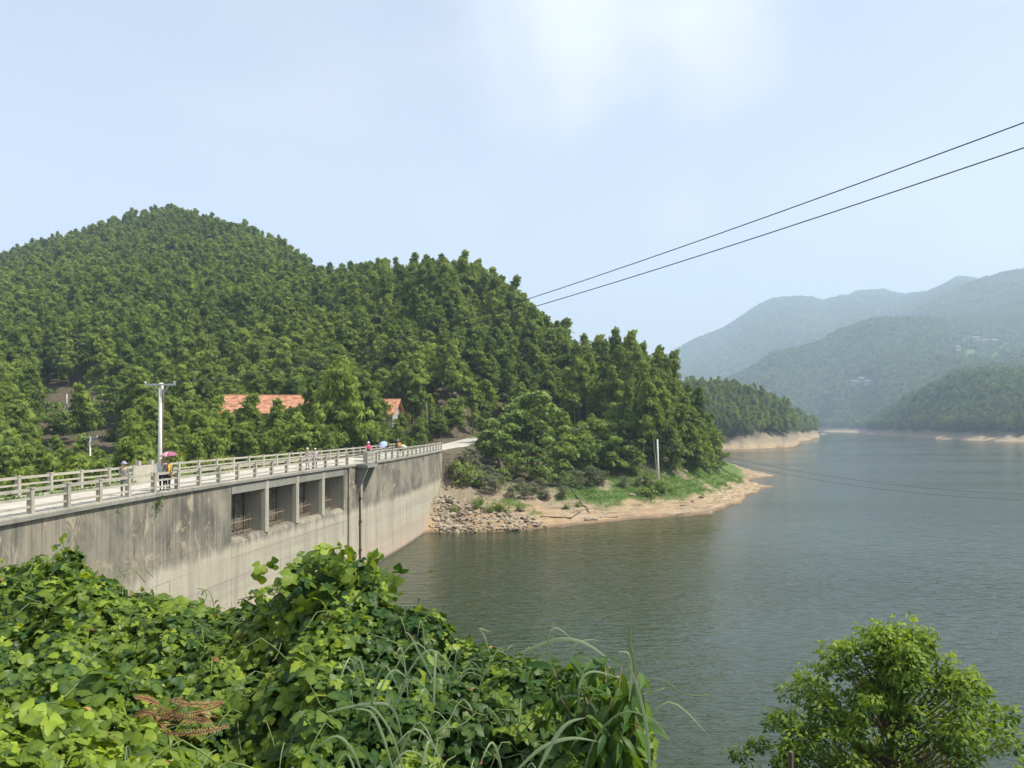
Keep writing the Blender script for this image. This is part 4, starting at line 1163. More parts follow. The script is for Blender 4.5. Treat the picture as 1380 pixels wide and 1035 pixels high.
# ------------------------------------------------------------------ bushes and single trees on the first bank
def gz(X, Y): return float(terrain(X, Y))
def at_px(p, Y): x = px(p, Y); return x, Y, gz(x, Y)
def place(name, proto, p, Y, sc, label, cat, group=None, rz=None, sink=.1):
    x, y, z = at_px(p, Y)
    return plant_tree(name, proto, (x, y, z - sink), g5.uniform(0, 6.28) if rz is None else rz, sc, label, cat, group)
place('round_tree', BRD[2], 712, 127, 1.42, 'large round light green tree standing out before the bamboos on the bank near the dam', 'tree')
place('round_tree', BRD[0], 752, 123, 1.05, 'mid green leafy tree right of the large round tree on the bank', 'tree')
place('round_tree', BRD[1], 716, 119, 1.1, 'low spreading green tree hanging over the bare bank below the large round tree', 'tree')
place('leafy_shrub', BRD[3], 620, 110.5, 1.0, 'bright green round shrub against the far end of the dam wall', 'shrub')
place('leafy_shrub', BRD[4], 634, 112, 1.0, 'small green shrub right of the bright shrub by the dam end', 'shrub')
place('dry_cane_bush', DRY[2], 634, 115, .95, 'tall tan and withered cane bush at the end of the dam', 'bush')
place('dry_cane_bush', DRY[0], 656, 113, .9, 'tan withered bush next to the cane bush at the dam end', 'bush')
bsh = [(648, 112, .75, 3), (676, 115, .7, 3), (694, 118, .8, 1), (736, 117, .8, 3), (758, 121, .9, 3), (672, 121, 1.2, 0), (690, 133, .8, 5), (664, 130, .9, 1), (735, 131, .8, 5), (775, 130, 1.1, 0), (790, 126, 1.0, 1), (812, 133, 1.2, 5), (826, 128, 1.1, 0),
       (846, 135, 1.15, 5), (858, 130, .8, 1), (876, 137, 1.1, 0), (905, 135, 1.1, 1), (918, 142, 1.2, 5), (938, 145, 1.0, 0), (952, 148, .9, 1), (962, 154, .9, 3), (800, 137, 1, 5), (867, 142, 1.2, 0), (890, 145, 1.2, 5), (930, 150, 1.1, 2), (836, 143, .9, 2), (968, 160, .8, 0), (958, 163, 1.0, 5), (738, 121, .7, 3), (905, 150, 1.0, 2)]
for q, (p, Y, s, v) in enumerate(sorted(bsh)):
    place('bank_shrub', BRD[v], p, Y, s, 'dark green shrub in the fringe above the bare shore, %s from the left' % ORD[q], 'shrub', 'shrubs in the fringe above the shore')
for q, (p, Y, s, v) in enumerate(sorted([(680, 117, .8, 1), (700, 114, .7, 1), (668, 112, .75, 0), (690, 110, .6, 1), (728, 114, .65, 0), (750, 117, .7, 1), (776, 118, .8, 0), (795, 120, .8, 2), (812, 122, .7, 0), (840, 124, .7, 1), (860, 125, .6, 1), (662, 109.5, .7, 2), (706, 110, .6, 0), (718, 110.5, .6, 2), (733, 112, .6, 1), (760, 113, .6, 0)])):
    place('dry_brush', DRY[v], p, Y, s, 'thin greyish dry brush on the eroded slope above the shore, %s from the left' % ORD[q], 'bush', 'dry brush on the eroded bank')
for q, (p, Y, s) in enumerate(sorted([(612, 103, .5), (640, 104, .55), (658, 103.6, .55), (668, 105, .6), (681, 104.6, .7), (702, 106, .55), (646, 106, .5), (780, 111, .4), (765, 109, .45)])):
    place('leafy_shrub', BRD[4], p, Y, s * .8, 'small bright green clump between the stones at the water, %s from the left' % ORD[q], 'shrub', 'green clumps between the stones')
for q, (p, Y, s, v) in enumerate(sorted([(873, 126, .8, 4), (883, 124, .75, 4), (893, 123.5, .75, 4), (866, 122, .6, 4), (902, 125, .6, 4), (879, 121, .6, 4)])):
    place('leafy_shrub', BRD[v], p, Y, s, 'low bright green bush round the foot of the shore pole, %s from the left' % ORD[q], 'shrub', 'bright bushes at the shore pole')
for q, (p, Y, s, v) in enumerate(sorted([(556, 127, .9, 3), (566, 129, .8, 4), (592, 137, .9, 3), (610, 140, .9, 1), (577, 131, .5, 4)])):
    place('roadside_shrub', BRD[v], p, Y, s, 'green shrub beside the road past the far dam end, %s from the left' % ORD[q], 'shrub', 'roadside shrubs past the dam')
for q, (p, Y, s, v) in enumerate(sorted([(48, 135, 1, 1), (75, 128, 1, 0), (95, 140, .9, 3), (120, 133, 1, 1), (140, 142, 1.1, 5), (165, 136, .9, 3), (62, 148, 1, 5), (110, 150, .9, 1), (150, 128, .7, 4), (185, 140, 1, 0)])):
    place('hill_shrub', (BRD + DRY)[v if v != 3 else 7], p, Y, s, 'scrubby bush on the brown slope with the small poles, %s from the left' % ORD[q], 'shrub', 'scrub on the brown slope')

# turf on the bank (blades nobody could count) and reeds at the far shores
def turf():
    n = 60000; g = np.random.default_rng(5)
    P = g.uniform(610, 1010, n); Y = g.uniform(98, 185, n); X = (P - 690) / FPX * Y
    Z = terrain(X, Y); A = grass_amount(X, Y, Z)
    k = (A > .45 + g.uniform(-.2, .3, n)) & (Z > .8); X, Y, Z = X[k][:26000], Y[k][:26000], Z[k][:26000]; n = len(X)
    tri = np.array([(-.06, 0, 0), (.06, 0, 0), (.02, 1, -.25), (-.02, 1, -.25)], float)
    parts = [(xf(tri, 0, 1, (0, 0, 0), p), np.array([(0, 1, 2, 3)])) for p in (1.2,)]
    parts += [(xf(xf(tri, 0, 1, (0, 0, 0), 1.0), a), np.array([(0, 1, 2, 3)])) for a in (2.1, 4.2)]
    tv, tf = joinT(parts)
    yaw = g.uniform(0, 6.28, n)
    mats = np.zeros((n, 3, 3)); mats[:, 0, 0] = np.cos(yaw); mats[:, 0, 1] = -np.sin(yaw); mats[:, 1, 0] = np.sin(yaw); mats[:, 1, 1] = np.cos(yaw); mats[:, 2, 2] = 1
    tn = np.clip(.5 + .7 * fbm(X / 3, Y / 3, 3, 99) + g.normal(0, .15, n), 0, 1)
    V, F, T = scatter(tv, tf, np.stack([X, Y, Z - .02], 1), mats, g.uniform(.22, .55, n), np.stack([tn, tn, tn, np.ones(n)], 1))
    o = new_obj('bank_grass', mesh_np('bank_grass', V, F, T), M['cliffgrass'])
    tag(o, 'bright green grass on the bare bank round the shore pole', 'grass', None, 'stuff')
turf()
# weeds along the valley edge of the dam deck
def weeds():
    n = 2600; g = np.random.default_rng(6); V = []
    ss = g.uniform(s_of_Y(22), s_of_Y(60), n); pos = np.zeros((n, 3))
    for i, s in enumerate(ss):
        p, nn, t = dam(s); q = p + nn * (-THK + .42 + abs(g.normal(0, .28))); pos[i] = (q.x, q.y, DZ)
    k = fbm(pos[:, 1] / 2.2, pos[:, 0] / 2, 3, 7) > -.15; pos = pos[k]; n = len(pos)
    mats = rotmats(n, g.uniform(-1.4, -.5, n), None, g.normal(0, .4, n))
    V, F, T = scatter(SPRAY[0], SPRAY[1], pos, mats, g.uniform(.08, .28, n), tint_of(n, .5, .25))
    tag(new_obj('deck_weeds', mesh_np('deck_weeds', V, F, T), M['cliffgrass']), 'thin strip of weeds along the valley edge of the dam road', 'weeds', None, 'stuff')
weeds()
for p_px, py, sc in ((211, 676, .9), (159, 686, .55), (547, 616, .8), (566, 614, .6)):
    s = s_of_px(p_px); p, nn, t = dam(s); n = int(90 * sc)
    g = np.random.default_rng(p_px)
    z = pz(py, p.y)
    pos = np.stack([np.full(n, p.x + nn.x * .1) + g.normal(0, .14, n), np.full(n, p.y) + g.normal(0, .16, n), z + g.normal(0, .28 * sc, n)], 1)
    V, F, T = scatter(SPRAY[0], SPRAY[1], pos, rotmats(n), g.uniform(.12, .3, n) * sc, tint_of(n, .35, .2))
    lab = {211: 'dark fern tuft rooted in the dam wall below the umbrella', 159: 'small dark plant rooted in the dam wall under the railing, left of the fern tuft',
           547: 'green weed hanging over the top of the far dam wall', 566: 'small weed at the kerb near the far end of the dam'}[p_px]
    tag(new_obj('wall_plant', mesh_np('wall_plant', V, F, T), M['cliffgrass']), lab, 'plant')

# ================================================================== STONES
def stone_mesh(seed, flat=.45, n=2):
    g = random.Random(seed); bm = bmesh.new()
    bmesh.ops.create_icosphere(bm, subdivisions=1, radius=.5)
    sx, sy, sz = g.uniform(.8, 1.3), g.uniform(.6, 1.0), flat * g.uniform(.7, 1.2)
    cuts = [Vector((g.gauss(0, 1), g.gauss(0, 1), g.gauss(0, 1))).normalized() for _ in range(5)]
    for v in bm.verts:
        for c in cuts:
            d = v.co.dot(c)
            if d > .33: v.co -= c * (d - .33)
        v.co = Vector((v.co.x * sx, v.co.y * sy, v.co.z * sz)) * g.uniform(.92, 1.08)
    me = bpy.data.meshes.new('stone'); bm.to_mesh(me); bm.free(); return me
STM = [stone_mesh(40 + i) for i in range(8)]
for m_ in STM: m_.materials.append(M['stone'])
STP = [stone_mesh(60 + i) for i in range(4)]
for m_ in STP: m_.materials.append(M['stone_pale'])
STD = [stone_mesh(70 + i) for i in range(4)]
for m_ in STD: m_.materials.append(M['stone_dark'])
g6 = np.random.default_rng(23)
rip = empty('stone_riprap', (px(640, 102), 102, 0)); tag(rip, 'bank of loose tan rubble stones by the water at the far end of the dam', 'riprap')
n = 2600
P = np.where(g6.uniform(0, 1, n) < .35, g6.normal(604, 12, n), g6.uniform(583, 735, n)); Y = g6.uniform(97.4, 112, n)
X = (P - 690) / FPX * Y; Z = terrain(X, Y); PY = HOR - (Z - HC) / Y * FPX
top = np.interp(P, [583, 600, 640, 690, 735], [668, 668, 684, 692, 704]) 
k = (Z > .05) & (Z < 6) & (PY > top + g6.normal(0, 3, n)) & (X > np.interp(Y, _yy, _xs) + .2)
X, Y, Z = X[k], Y[k], Z[k]; sz = g6.uniform(.35, 1.0, len(X)) * np.where(g6.uniform(0, 1, len(X)) < .12, 1.6, 1)
ordr = np.argsort(-sz / Y)
print('riprap', len(X))
def put_stone(i, parent):
    dark = g6.uniform() < .07
    o = bpy.data.objects.new('stone', (STD[i % 4] if dark else (STP[i % 4] if g6.uniform() < .3 else STM[i % 8]))); link(o, parent)
    o.location = (X[i] - rip.location.x, Y[i] - rip.location.y, Z[i] + .03 * sz[i])
    o.rotation_euler = (g6.uniform(-.5, .5), g6.uniform(-.5, .5), g6.uniform(0, 6.28)); s = sz[i] * .80; o.scale = (s, s, s)
for i in ordr[:295]: put_stone(int(i), rip)
def joined_stones(name, X, Y, Z, S, mat, parent=None, flat=1):
    V = []; F = []
    b = 0
    for j in range(len(X)):
        m_ = STM[j % 8]; a = g6.uniform(0, 6.28); c, s_ = math.cos(a), math.sin(a)
        co = np.array([v.co[:] for v in m_.vertices]) * S[j]
        co = np.stack([co[:, 0] * c - co[:, 1] * s_, co[:, 0] * s_ + co[:, 1] * c, co[:, 2]], 1) + np.array([X[j], Y[j], Z[j]])
        V.append(co); F.append(np.array([p.vertices[:] for p in m_.polygons]) + b); b += len(co)
    return new_obj(name, mesh_np(name, np.concatenate(V), np.concatenate(F)), mat, parent)
r_ = ordr[295:]
if len(r_):
    o = joined_stones('loose_rubble', X[r_] - rip.location.x, Y[r_] - rip.location.y, Z[r_] + .02, sz[r_] * .72, M['stone'], rip); o['kind'] = 'stuff'
# pebbles and shards along the whole shore
n = 5200; P = g6.uniform(600, 1045, n); Y = g6.uniform(97, 175, n); X = (P - 690) / FPX * Y; Z = terrain(X, Y)
k = (Z > .0) & (Z < 2.6) & (fbm(X / 2.5, Y / 2.0, 3, 77) > .02); X, Y, Z = X[k][:2400], Y[k][:2400], Z[k][:2400]
tag(joined_stones('shore_pebbles', X, Y, Z + .01, g6.uniform(.10, .42, len(X)), M['stone']), 'scattered shards and pebbles along the bare shore', 'pebbles', None, 'stuff')
# single rocks
def rock(p, Y, s, kind, label, group=None):
    x, y, z = at_px(p, Y)
    o = bpy.data.objects.new('rock', {'p': STP, 'd': STD, 's': STM}[kind][int(p) % 4]); link(o)
    o.location = (x, y, z + .12 * s[2]); o.scale = s; o.rotation_euler = (0, 0, g6.uniform(-.4, .4))
    tag(o, label, 'rock', group)
rock(851, 121, (1.4, 1.0, .9), 'p', 'pale flat boulder on the grass left of the bare shore pole')
rock(924, 138, (.9, .8, 2.0), 'p', 'upright tan stone standing at the foot of the bushes right of the pole')
rock(971, 143, (1.6, 1.2, 1.0), 'd', 'dark rounded rock on the grass near the tip of the point')
rock(920, 121, (1.2, .9, .9), 's', 'grey rock at the lower edge of the grass, left one of the cluster')
rock(931, 123, (1.5, 1.1, 1.1), 's', 'larger grey rock in the cluster at the lower edge of the grass')
rock(945, 126, (1.2, .9, 1.3), 'd', 'dark upright rock above the rock cluster at the grass edge')
rock(976, 122.5, (1.6, 1.0, 1.5), 'p', 'tilted pale slab near the water below the point, left of the flat slab')
rock(990, 124.5, (2.2, 1.1, .9), 'p', 'long flat pale slab near the water below the point')
rock(981, 126, (1.7, .9, .8), 'd', 'dark rock wedged behind the pale slabs near the water')
rock(1001, 133, (1.0, .8, .6), 'd', 'small dark rock at the waterline right of the pale slabs')
rock(916, 115.5, (1.1, .8, .5), 'd', 'small dark flat rock on the bare sand below the grass')
rock(793, 107, (1.5, 1.0, 1.2), 's', 'brown block fallen from the gully onto the shore')
rock(802, 107.5, (1.1, 1.0, 1.0), 'p', 'tan block beside the fallen brown block on the shore')
rock(825, 110, (1.9, 1.2, .9), 's', 'broad grey boulder at the waterline right of the gully')
rock(712, 100.3, (1.8, .8, .8), 's', 'leaning long stone at the right end of the rubble bank')
rock(694, 99.4, (1.9, .9, .8), 'd', 'dark cracked stone at the waterline below the rubble bank')
rock(705, 99.7, (1.3, .9, .7), 'd', 'smaller dark stone right of the cracked one at the waterline')
rock(757, 102.8, (1.5, .9, .8), 's', 'brown stone ledge at the waterline under the dry brush')
rock(601, 98.7, (1.1, .8, .8), 'd', 'black stone at the foot of the rubble nearest the dam wall')
rock(590, 98.8, (.9, .7, .6), 'd', 'small black stone against the foot of the dam wall')
# driftwood beam and gully wall
a = Vector(at_px(728, 104.5)); b = Vector(at_px(770, 106)); c = Vector(at_px(784, 109))
tag(MB().tube([a + Vector((0, 0, .15)), b + Vector((0, 0, .2)), c + Vector((0, 0, .45))], [.09, .08, .05], 6).build('driftwood_log', M['bark']), 'long dark log lying along the bank left of the gully', 'log')
gt = [Vector(at_px(768 + 26 * t + .8 * math.sin(t * 5), 117 - 7.5 * t)) + Vector((0, 0, .05)) for t in np.linspace(0, 1, 12)]
tag(MB().tube(gt, [.13 + .05 * math.sin(i * 2.3) for i in range(12)], 6).build('stone_gutter', M['bark']), 'dark crumbling drainage gutter running down the bank to the water', 'gutter')

# ================================================================== POLES AND WIRES
def pole(name, label, base, H, r0, r1, arm=None, lean=(0, 0), ins=2, az=0.0, mat='pole', cat='utility pole', group=None, two=False):
    e = empty(name, base); tag(e, label, cat, group)
    MB().tube([(0, 0, -.5), (lean[0] * .5, lean[1] * .5, H * .5), (lean[0], lean[1], H)], [r0, (r0 + r1) / 2, r1], 10).build('shaft', M[mat], e, True)
    if arm:
        ax = Vector((math.cos(az), math.sin(az), 0)); t = Vector((lean[0], lean[1], H - arm[1]))
        MB().bar(t - ax * arm[0] + Vector((0, -r1 - .04, 0)), t + ax * arm[0] + Vector((0, -r1 - .04, 0)), .09, .11).build('crossarm', M['metal'], e)
        for s in (-1, 1):
            MB().bar(t + ax * arm[0] * .58 * s + Vector((0, -r1 - .05, -.04)), t + Vector((0, -r1 * .6, -arm[0] * .62)) + ax * r1 * s, .05).build('brace', M['metal'], e)
        for q in ([-.93, .93, -.42, .42] if ins == 4 else [-.93, .93]):
            MB().tube([t + ax * arm[0] * q + Vector((0, -r1 - .04, .05)), t + ax * arm[0] * q + Vector((0, -r1 - .04, .14)), t + ax * arm[0] * q + Vector((0, -r1 - .04, .22))], [.03, .07, .045], 8).build('insulator', M['ceramic'], e)
    return e
PY_ = 51.6
pb = Vector((px(215.5, PY_), PY_, 7.0))
pt = Vector((px(217.5, PY_), PY_, pz(516, PY_)))
main = pole('power_pole', 'tall round concrete power pole with a white crossarm behind the dam railing', pb, pt.z - pb.z, .185, .135, (1.0, .12), (.08, 0), 2)
MB().tube([(.21, -.05, 2.2), (.20, -.05, 5.2), (.2, -.05, pt.z - pb.z - .4)], .035, 5).build('conduit', M['wire'], main)
def small_pole(p, pyt, pyb, Y, label, arm=None, mat='pole', r=.12, lean=(0, 0), w=0):
    z0 = gz(px(p, Y), Y); zt = pz(pyt, Y)
    return pole('utility_pole', label, (px(p, Y), Y, z0), zt - z0, r, r * .75, arm, lean, 2, w, mat)
small_pole(90, 531, 562, 152, 'thin pole with a short crossarm on the brown slope, left of a second pole', (1.9, 1.9))
small_pole(104, 525, 563, 150, 'plain thin pole on the brown slope, right of the one with a crossarm')
small_pole(121.5, 588.5, 619, 84, 'small pole with a flat crossarm among the valley bamboos behind the railing', (.85, .1), r=.11)
small_pole(577, 543, 588, 131, 'leaning wooden pole beside the road past the dam', None, 'wood', .14, (-.3, 0))
x, y, z = at_px(888, 125)
pole('shore_pole', 'bare white concrete pole standing on the green bank of the point', (x, y, z), pz(592, 125) - z, .17, .12, None, (-.25, 0))

def wire(name, label, a, b, sag, r=.013, n=40, group=None):
    a = Vector(a); b = Vector(b)
    pts = [a.lerp(b, t) - Vector((0, 0, sag * 4 * t * (1 - t))) for t in np.linspace(0, 1, n)]
    tag(MB().tube(pts, r, 5).build(name, M['wire']), label, 'wire', group)
Ye = 11.0
# two wires climbing over the near bank
wire('power_line', 'upper of the two black power lines rising from the dam pole to the top right', (pt.x + .93, PY_ - .17, pt.z + .08), P3(1480, 128, Ye), .95, .0105)
wire('power_line', 'lower of the two black power lines rising from the dam pole to the top right', (pt.x - .93, PY_ - .17, pt.z + .08), P3(1480, 165, Ye), 1.10, .0105)
# two low wires over the water from the shore pole
sb_ = Vector((x - .25, y, pz(593, 125)))
wire('shore_wire', 'upper of the two thin wires sagging low over the lake from the shore pole', sb_, P3(1560, 664, 118), 3.0, .03)
wire('shore_wire', 'lower of the two thin wires sagging low over the lake from the shore pole', sb_ - Vector((0, 0, .7)), P3(1560, 672, 118), 3.1, .03)

# ================================================================== HOUSES
def house(x, y, w, d, h, rise, rz, label, front_open, gz0=None):
    z0 = gz(x, y) if gz0 is None else gz0
    e = empty('house', (x, y, z0), rz); tag(e, label, 'house')
    T = .25
    MB().box((0, d / 2, h / 2), (w, T, h)).build('wall', M['plaster'], e)
    for s in (-1, 1):
        gm = MB(); xx = s * (w / 2 - T / 2)
        V = [(xx + q * T / 2, yy, zz) for q in (-1, 1) for yy, zz in ((-d / 2, 0), (d / 2 - T / 2 - .003, 0), (d / 2 - T / 2 - .003, h), (0, h + rise - .05), (-d / 2, h))]
        gm.add(V, [(0, 1, 2, 3, 4), (9, 8, 7, 6, 5)] + [(i, (i + 1) % 5, (i + 1) % 5 + 5, i + 5)[::-1] for i in range(5)])
        gm.build('gable_wall', M['plaster'], e)
    # front wall as piers between openings
    xs = [-w / 2 + T + .003]
    for c, ww, zb, zt in front_open: xs += [c - ww / 2, c + ww / 2]
    xs.append(w / 2 - T - .003); yf = -d / 2 + T / 2
    fw = MB()
    for i in range(0, len(xs), 2): fw.box(((xs[i] + xs[i + 1]) / 2, yf, h / 2), (xs[i + 1] - xs[i], T, h))
    for c, ww, zb, zt in front_open:
        if zb > .1: fw.box((c, yf, zb / 2), (ww - .004, T, zb))
        fw.box((c, yf, (zt + h) / 2), (ww - .004, T, h - zt))
    fw.build('front_wall', M['plaster'], e)
    for c, ww, zb, zt in front_open:
        nm = 'window' if zb > .1 else 'door'
        fr = MB().box((c, yf + .05, (zb + zt) / 2), (ww - .02, .05, zt - zb - .02)).build(nm, M['darkopen'], e)
        fb = MB()
        for q in (-.5, 0, .5): fb.box((c + q * (ww - .1), yf + .0, (zb + zt) / 2), (.07, .06, zt - zb - .03))
        for q in (zb + .05, zt - .05): fb.box((c, yf - .01, q), (ww - .03, .06, .07))
        f2 = fb.build('frame', M['wood'], fr)
    # tiled roof: real ribs and courses
    for s in (-1, 1):
        ov = .7; L = math.hypot(d / 2 + ov, rise * (d / 2 + ov) / (d / 2)); nx = int((w + 1.2) / .24); ny = int(L / .42)
        V = []; F = []
        for j in range(ny + 1):
            for sub in (0, 1):
                t = j / ny; yy = s * (d / 2 + ov) * t; zb = h + rise - rise / (d / 2) * (d / 2 + ov) * t + .10 + (.05 if sub == 0 else 0)
                for i in range(nx * 2 + 1):
                    xx = -(w + 1.2) / 2 + (w + 1.2) * i / (nx * 2)
                    V.append((xx, yy, zb + (.06 if i % 2 else 0) + .02 * math.sin(xx * 1.7 + yy)))
        W_ = nx * 2 + 1
        for j in range(2 * ny + 1):
            for i in range(W_ - 1):
                a = j * W_ + i; F.append((a, a + 1, a + W_ + 1, a + W_))
        o = new_obj('roof', mesh_py('roof', V, F), M['tile'], e)
        so = o.modifiers.new('solid', 'SOLIDIFY'); so.thickness = .06
    MB().tube([(-w / 2 - .6, 0, h + rise + .17), (w / 2 + .6, 0, h + rise + .17)], .13, 6).build('ridge', M['tile'], e)
    return e
hA = house(-36.0, 117, 10.4, 7.0, 4.6, 2.2, R(4), 'long whitewashed house with an orange tiled roof, left one behind the bamboos', [(-3.6, 1.2, .9, 2.8), (-1.2, 1.3, 0, 2.9), (1.2, 1.2, .9, 2.8), (3.6, 1.2, .9, 2.8)], gz(-36.4, 112) + 2.1)
hB = house(-23.0, 122, 11.0, 6.5, 4.3, 1.9, R(-3), 'low house with an orange tiled roof, right one near the far end of the dam', [(-3.2, 1.2, .9, 2.7), (0, 1.5, 0, 2.8), (3.2, 1.2, .9, 2.7)], gz(-22, 117) + 1.2)
hC = house(-30.2, 127, 5.5, 6.5, 4.4, 1.8, R(4), 'small orange roofed wing half hidden by trees between the two houses', [(0, 1.3, .9, 2.7)], gz(-28, 120) + 1.0)
hD = house(-48.5, 123, 5.0, 6.0, 3.6, 1.6, R(6), 'small grey shed almost hidden in trees left of the long house', [(0, 1.2, .9, 2.6)], gz(-50, 117) - .6)
# far hamlets
def far_house(p, py, Y, w, h, label, rz=0):
    x = px(p, Y); z = gz(x, Y)
    e = empty('farmhouse', (x, Y, z - 1), rz); tag(e, label, 'farmhouse')
    z = z - 1
    H_ = h + 6
    b = MB().box((0, 0, H_ / 2), (w, 8, H_)).build('wall', M['farplaster'], e)
    V = [(-w / 2 - .6, -4.8, H_ - .1), (w / 2 + .6, -4.8, H_ - .1), (w / 2 + .6, 4.8, H_ - .1), (-w / 2 - .6, 4.8, H_ - .1), (-w / 2 - .6, 0, H_ + 2.2), (w / 2 + .6, 0, H_ + 2.2)]
    new_obj('roof', mesh_py('roof', V, [(0, 1, 5, 4), (2, 3, 4, 5), (0, 4, 3), (1, 2, 5), (3, 2, 1, 0)]), M['fartile'], e)
    n = max(2, int(w / 4))
    for i in range(n):
        for zz in (H_ - 2.2, H_ - 5.4)[: (2 if h > 5 else 1)]:
            MB().box((-w / 2 + w * (i + .5) / n, -4.02, zz), (1.3, .08, 1.5)).build('window', M['darkopen'], e)
def Y_at(p, py, lo, hi):
    ys = np.linspace(lo, hi, 400); zz = terrain(px(p, ys), ys); pp = HOR - (zz - HC) / ys * FPX
    return float(ys[int(np.argmin(np.abs(pp - py)))])
for p, py, w, h, lb in [(1302, 464, 16, 4, 'leftmost white farmhouse of the row below the right ridge'), (1314, 462, 18, 5.5, 'second white farmhouse from the left in the row below the right ridge'),
                        (1327, 463, 15, 4, 'third white farmhouse from the left in the row below the right ridge'), (1340, 463, 13, 3, 'rightmost white farmhouse of the row below the right ridge'),
                        (1290, 474, 10, 2.5, 'small tan shed below the row of far farmhouses'),
                        (1151, 519, 11, 3, 'left small white house in the hamlet halfway up the middle ridge'), (1161, 516, 13, 4.5, 'middle white house in the hamlet halfway up the middle ridge'), (1170, 519, 10, 3, 'right small white house in the hamlet halfway up the middle ridge')]:
    Yh = Y_at(p, py, 1260, 2000)
    far_house(p, py, Yh, w, h, lb, g6.uniform(-.2, .2))

# ================================================================== PEOPLE
SKIN = simple('skin', (0.50, 0.31, 0.22), 0.55, 0.05, 5)
HAIR = simple('black_hair', (0.02, 0.017, 0.015), 0.5, 0.2, 20)
SHOE = simple('dark_shoe', (0.05, 0.045, 0.04), 0.6, 0.2, 20)
EYE = simple('eye_dark', (0.015, 0.01, 0.01), 0.3, 0.1, 20)
def cloth(name, col, var=.25, scale=9): return simple(name, col, .85, var, scale, spec=.15)
def skin_mesh(name, J, E, rad, root, sub=1, mat=None, parent=None):
    names = list(J); me = bpy.data.meshes.new(name)
    me.from_pydata([tuple(J[k]) for k in names], [(names.index(a), names.index(b)) for a, b in E], [])
    o = bpy.data.objects.new(name, me); COL.objects.link(o)
    md = o.modifiers.new('skin', 'SKIN')
    sv = me.skin_vertices[0].data
    for i, k in enumerate(names):
        r = rad[k]; sv[i].radius = (r, r) if not hasattr(r, '__len__') else r
        sv[i].use_root = (k == root)
    sm = o.modifiers.new('sub', 'SUBSURF'); sm.levels = sub; sm.render_levels = sub
    bpy.context.view_layer.update()
    dg = bpy.context.evaluated_depsgraph_get()
    m2 = bpy.data.meshes.new_from_object(o.evaluated_get(dg)); m2.name = name
    bpy.data.objects.remove(o); bpy.data.meshes.remove(me)
    if mat: m2.materials.clear(); m2.materials.append(mat)
    if len(m2.polygons): m2.polygons.foreach_set('use_smooth', np.ones(len(m2.polygons), bool))
    oo = bpy.data.objects.new(name, m2); link(oo, parent); return oo

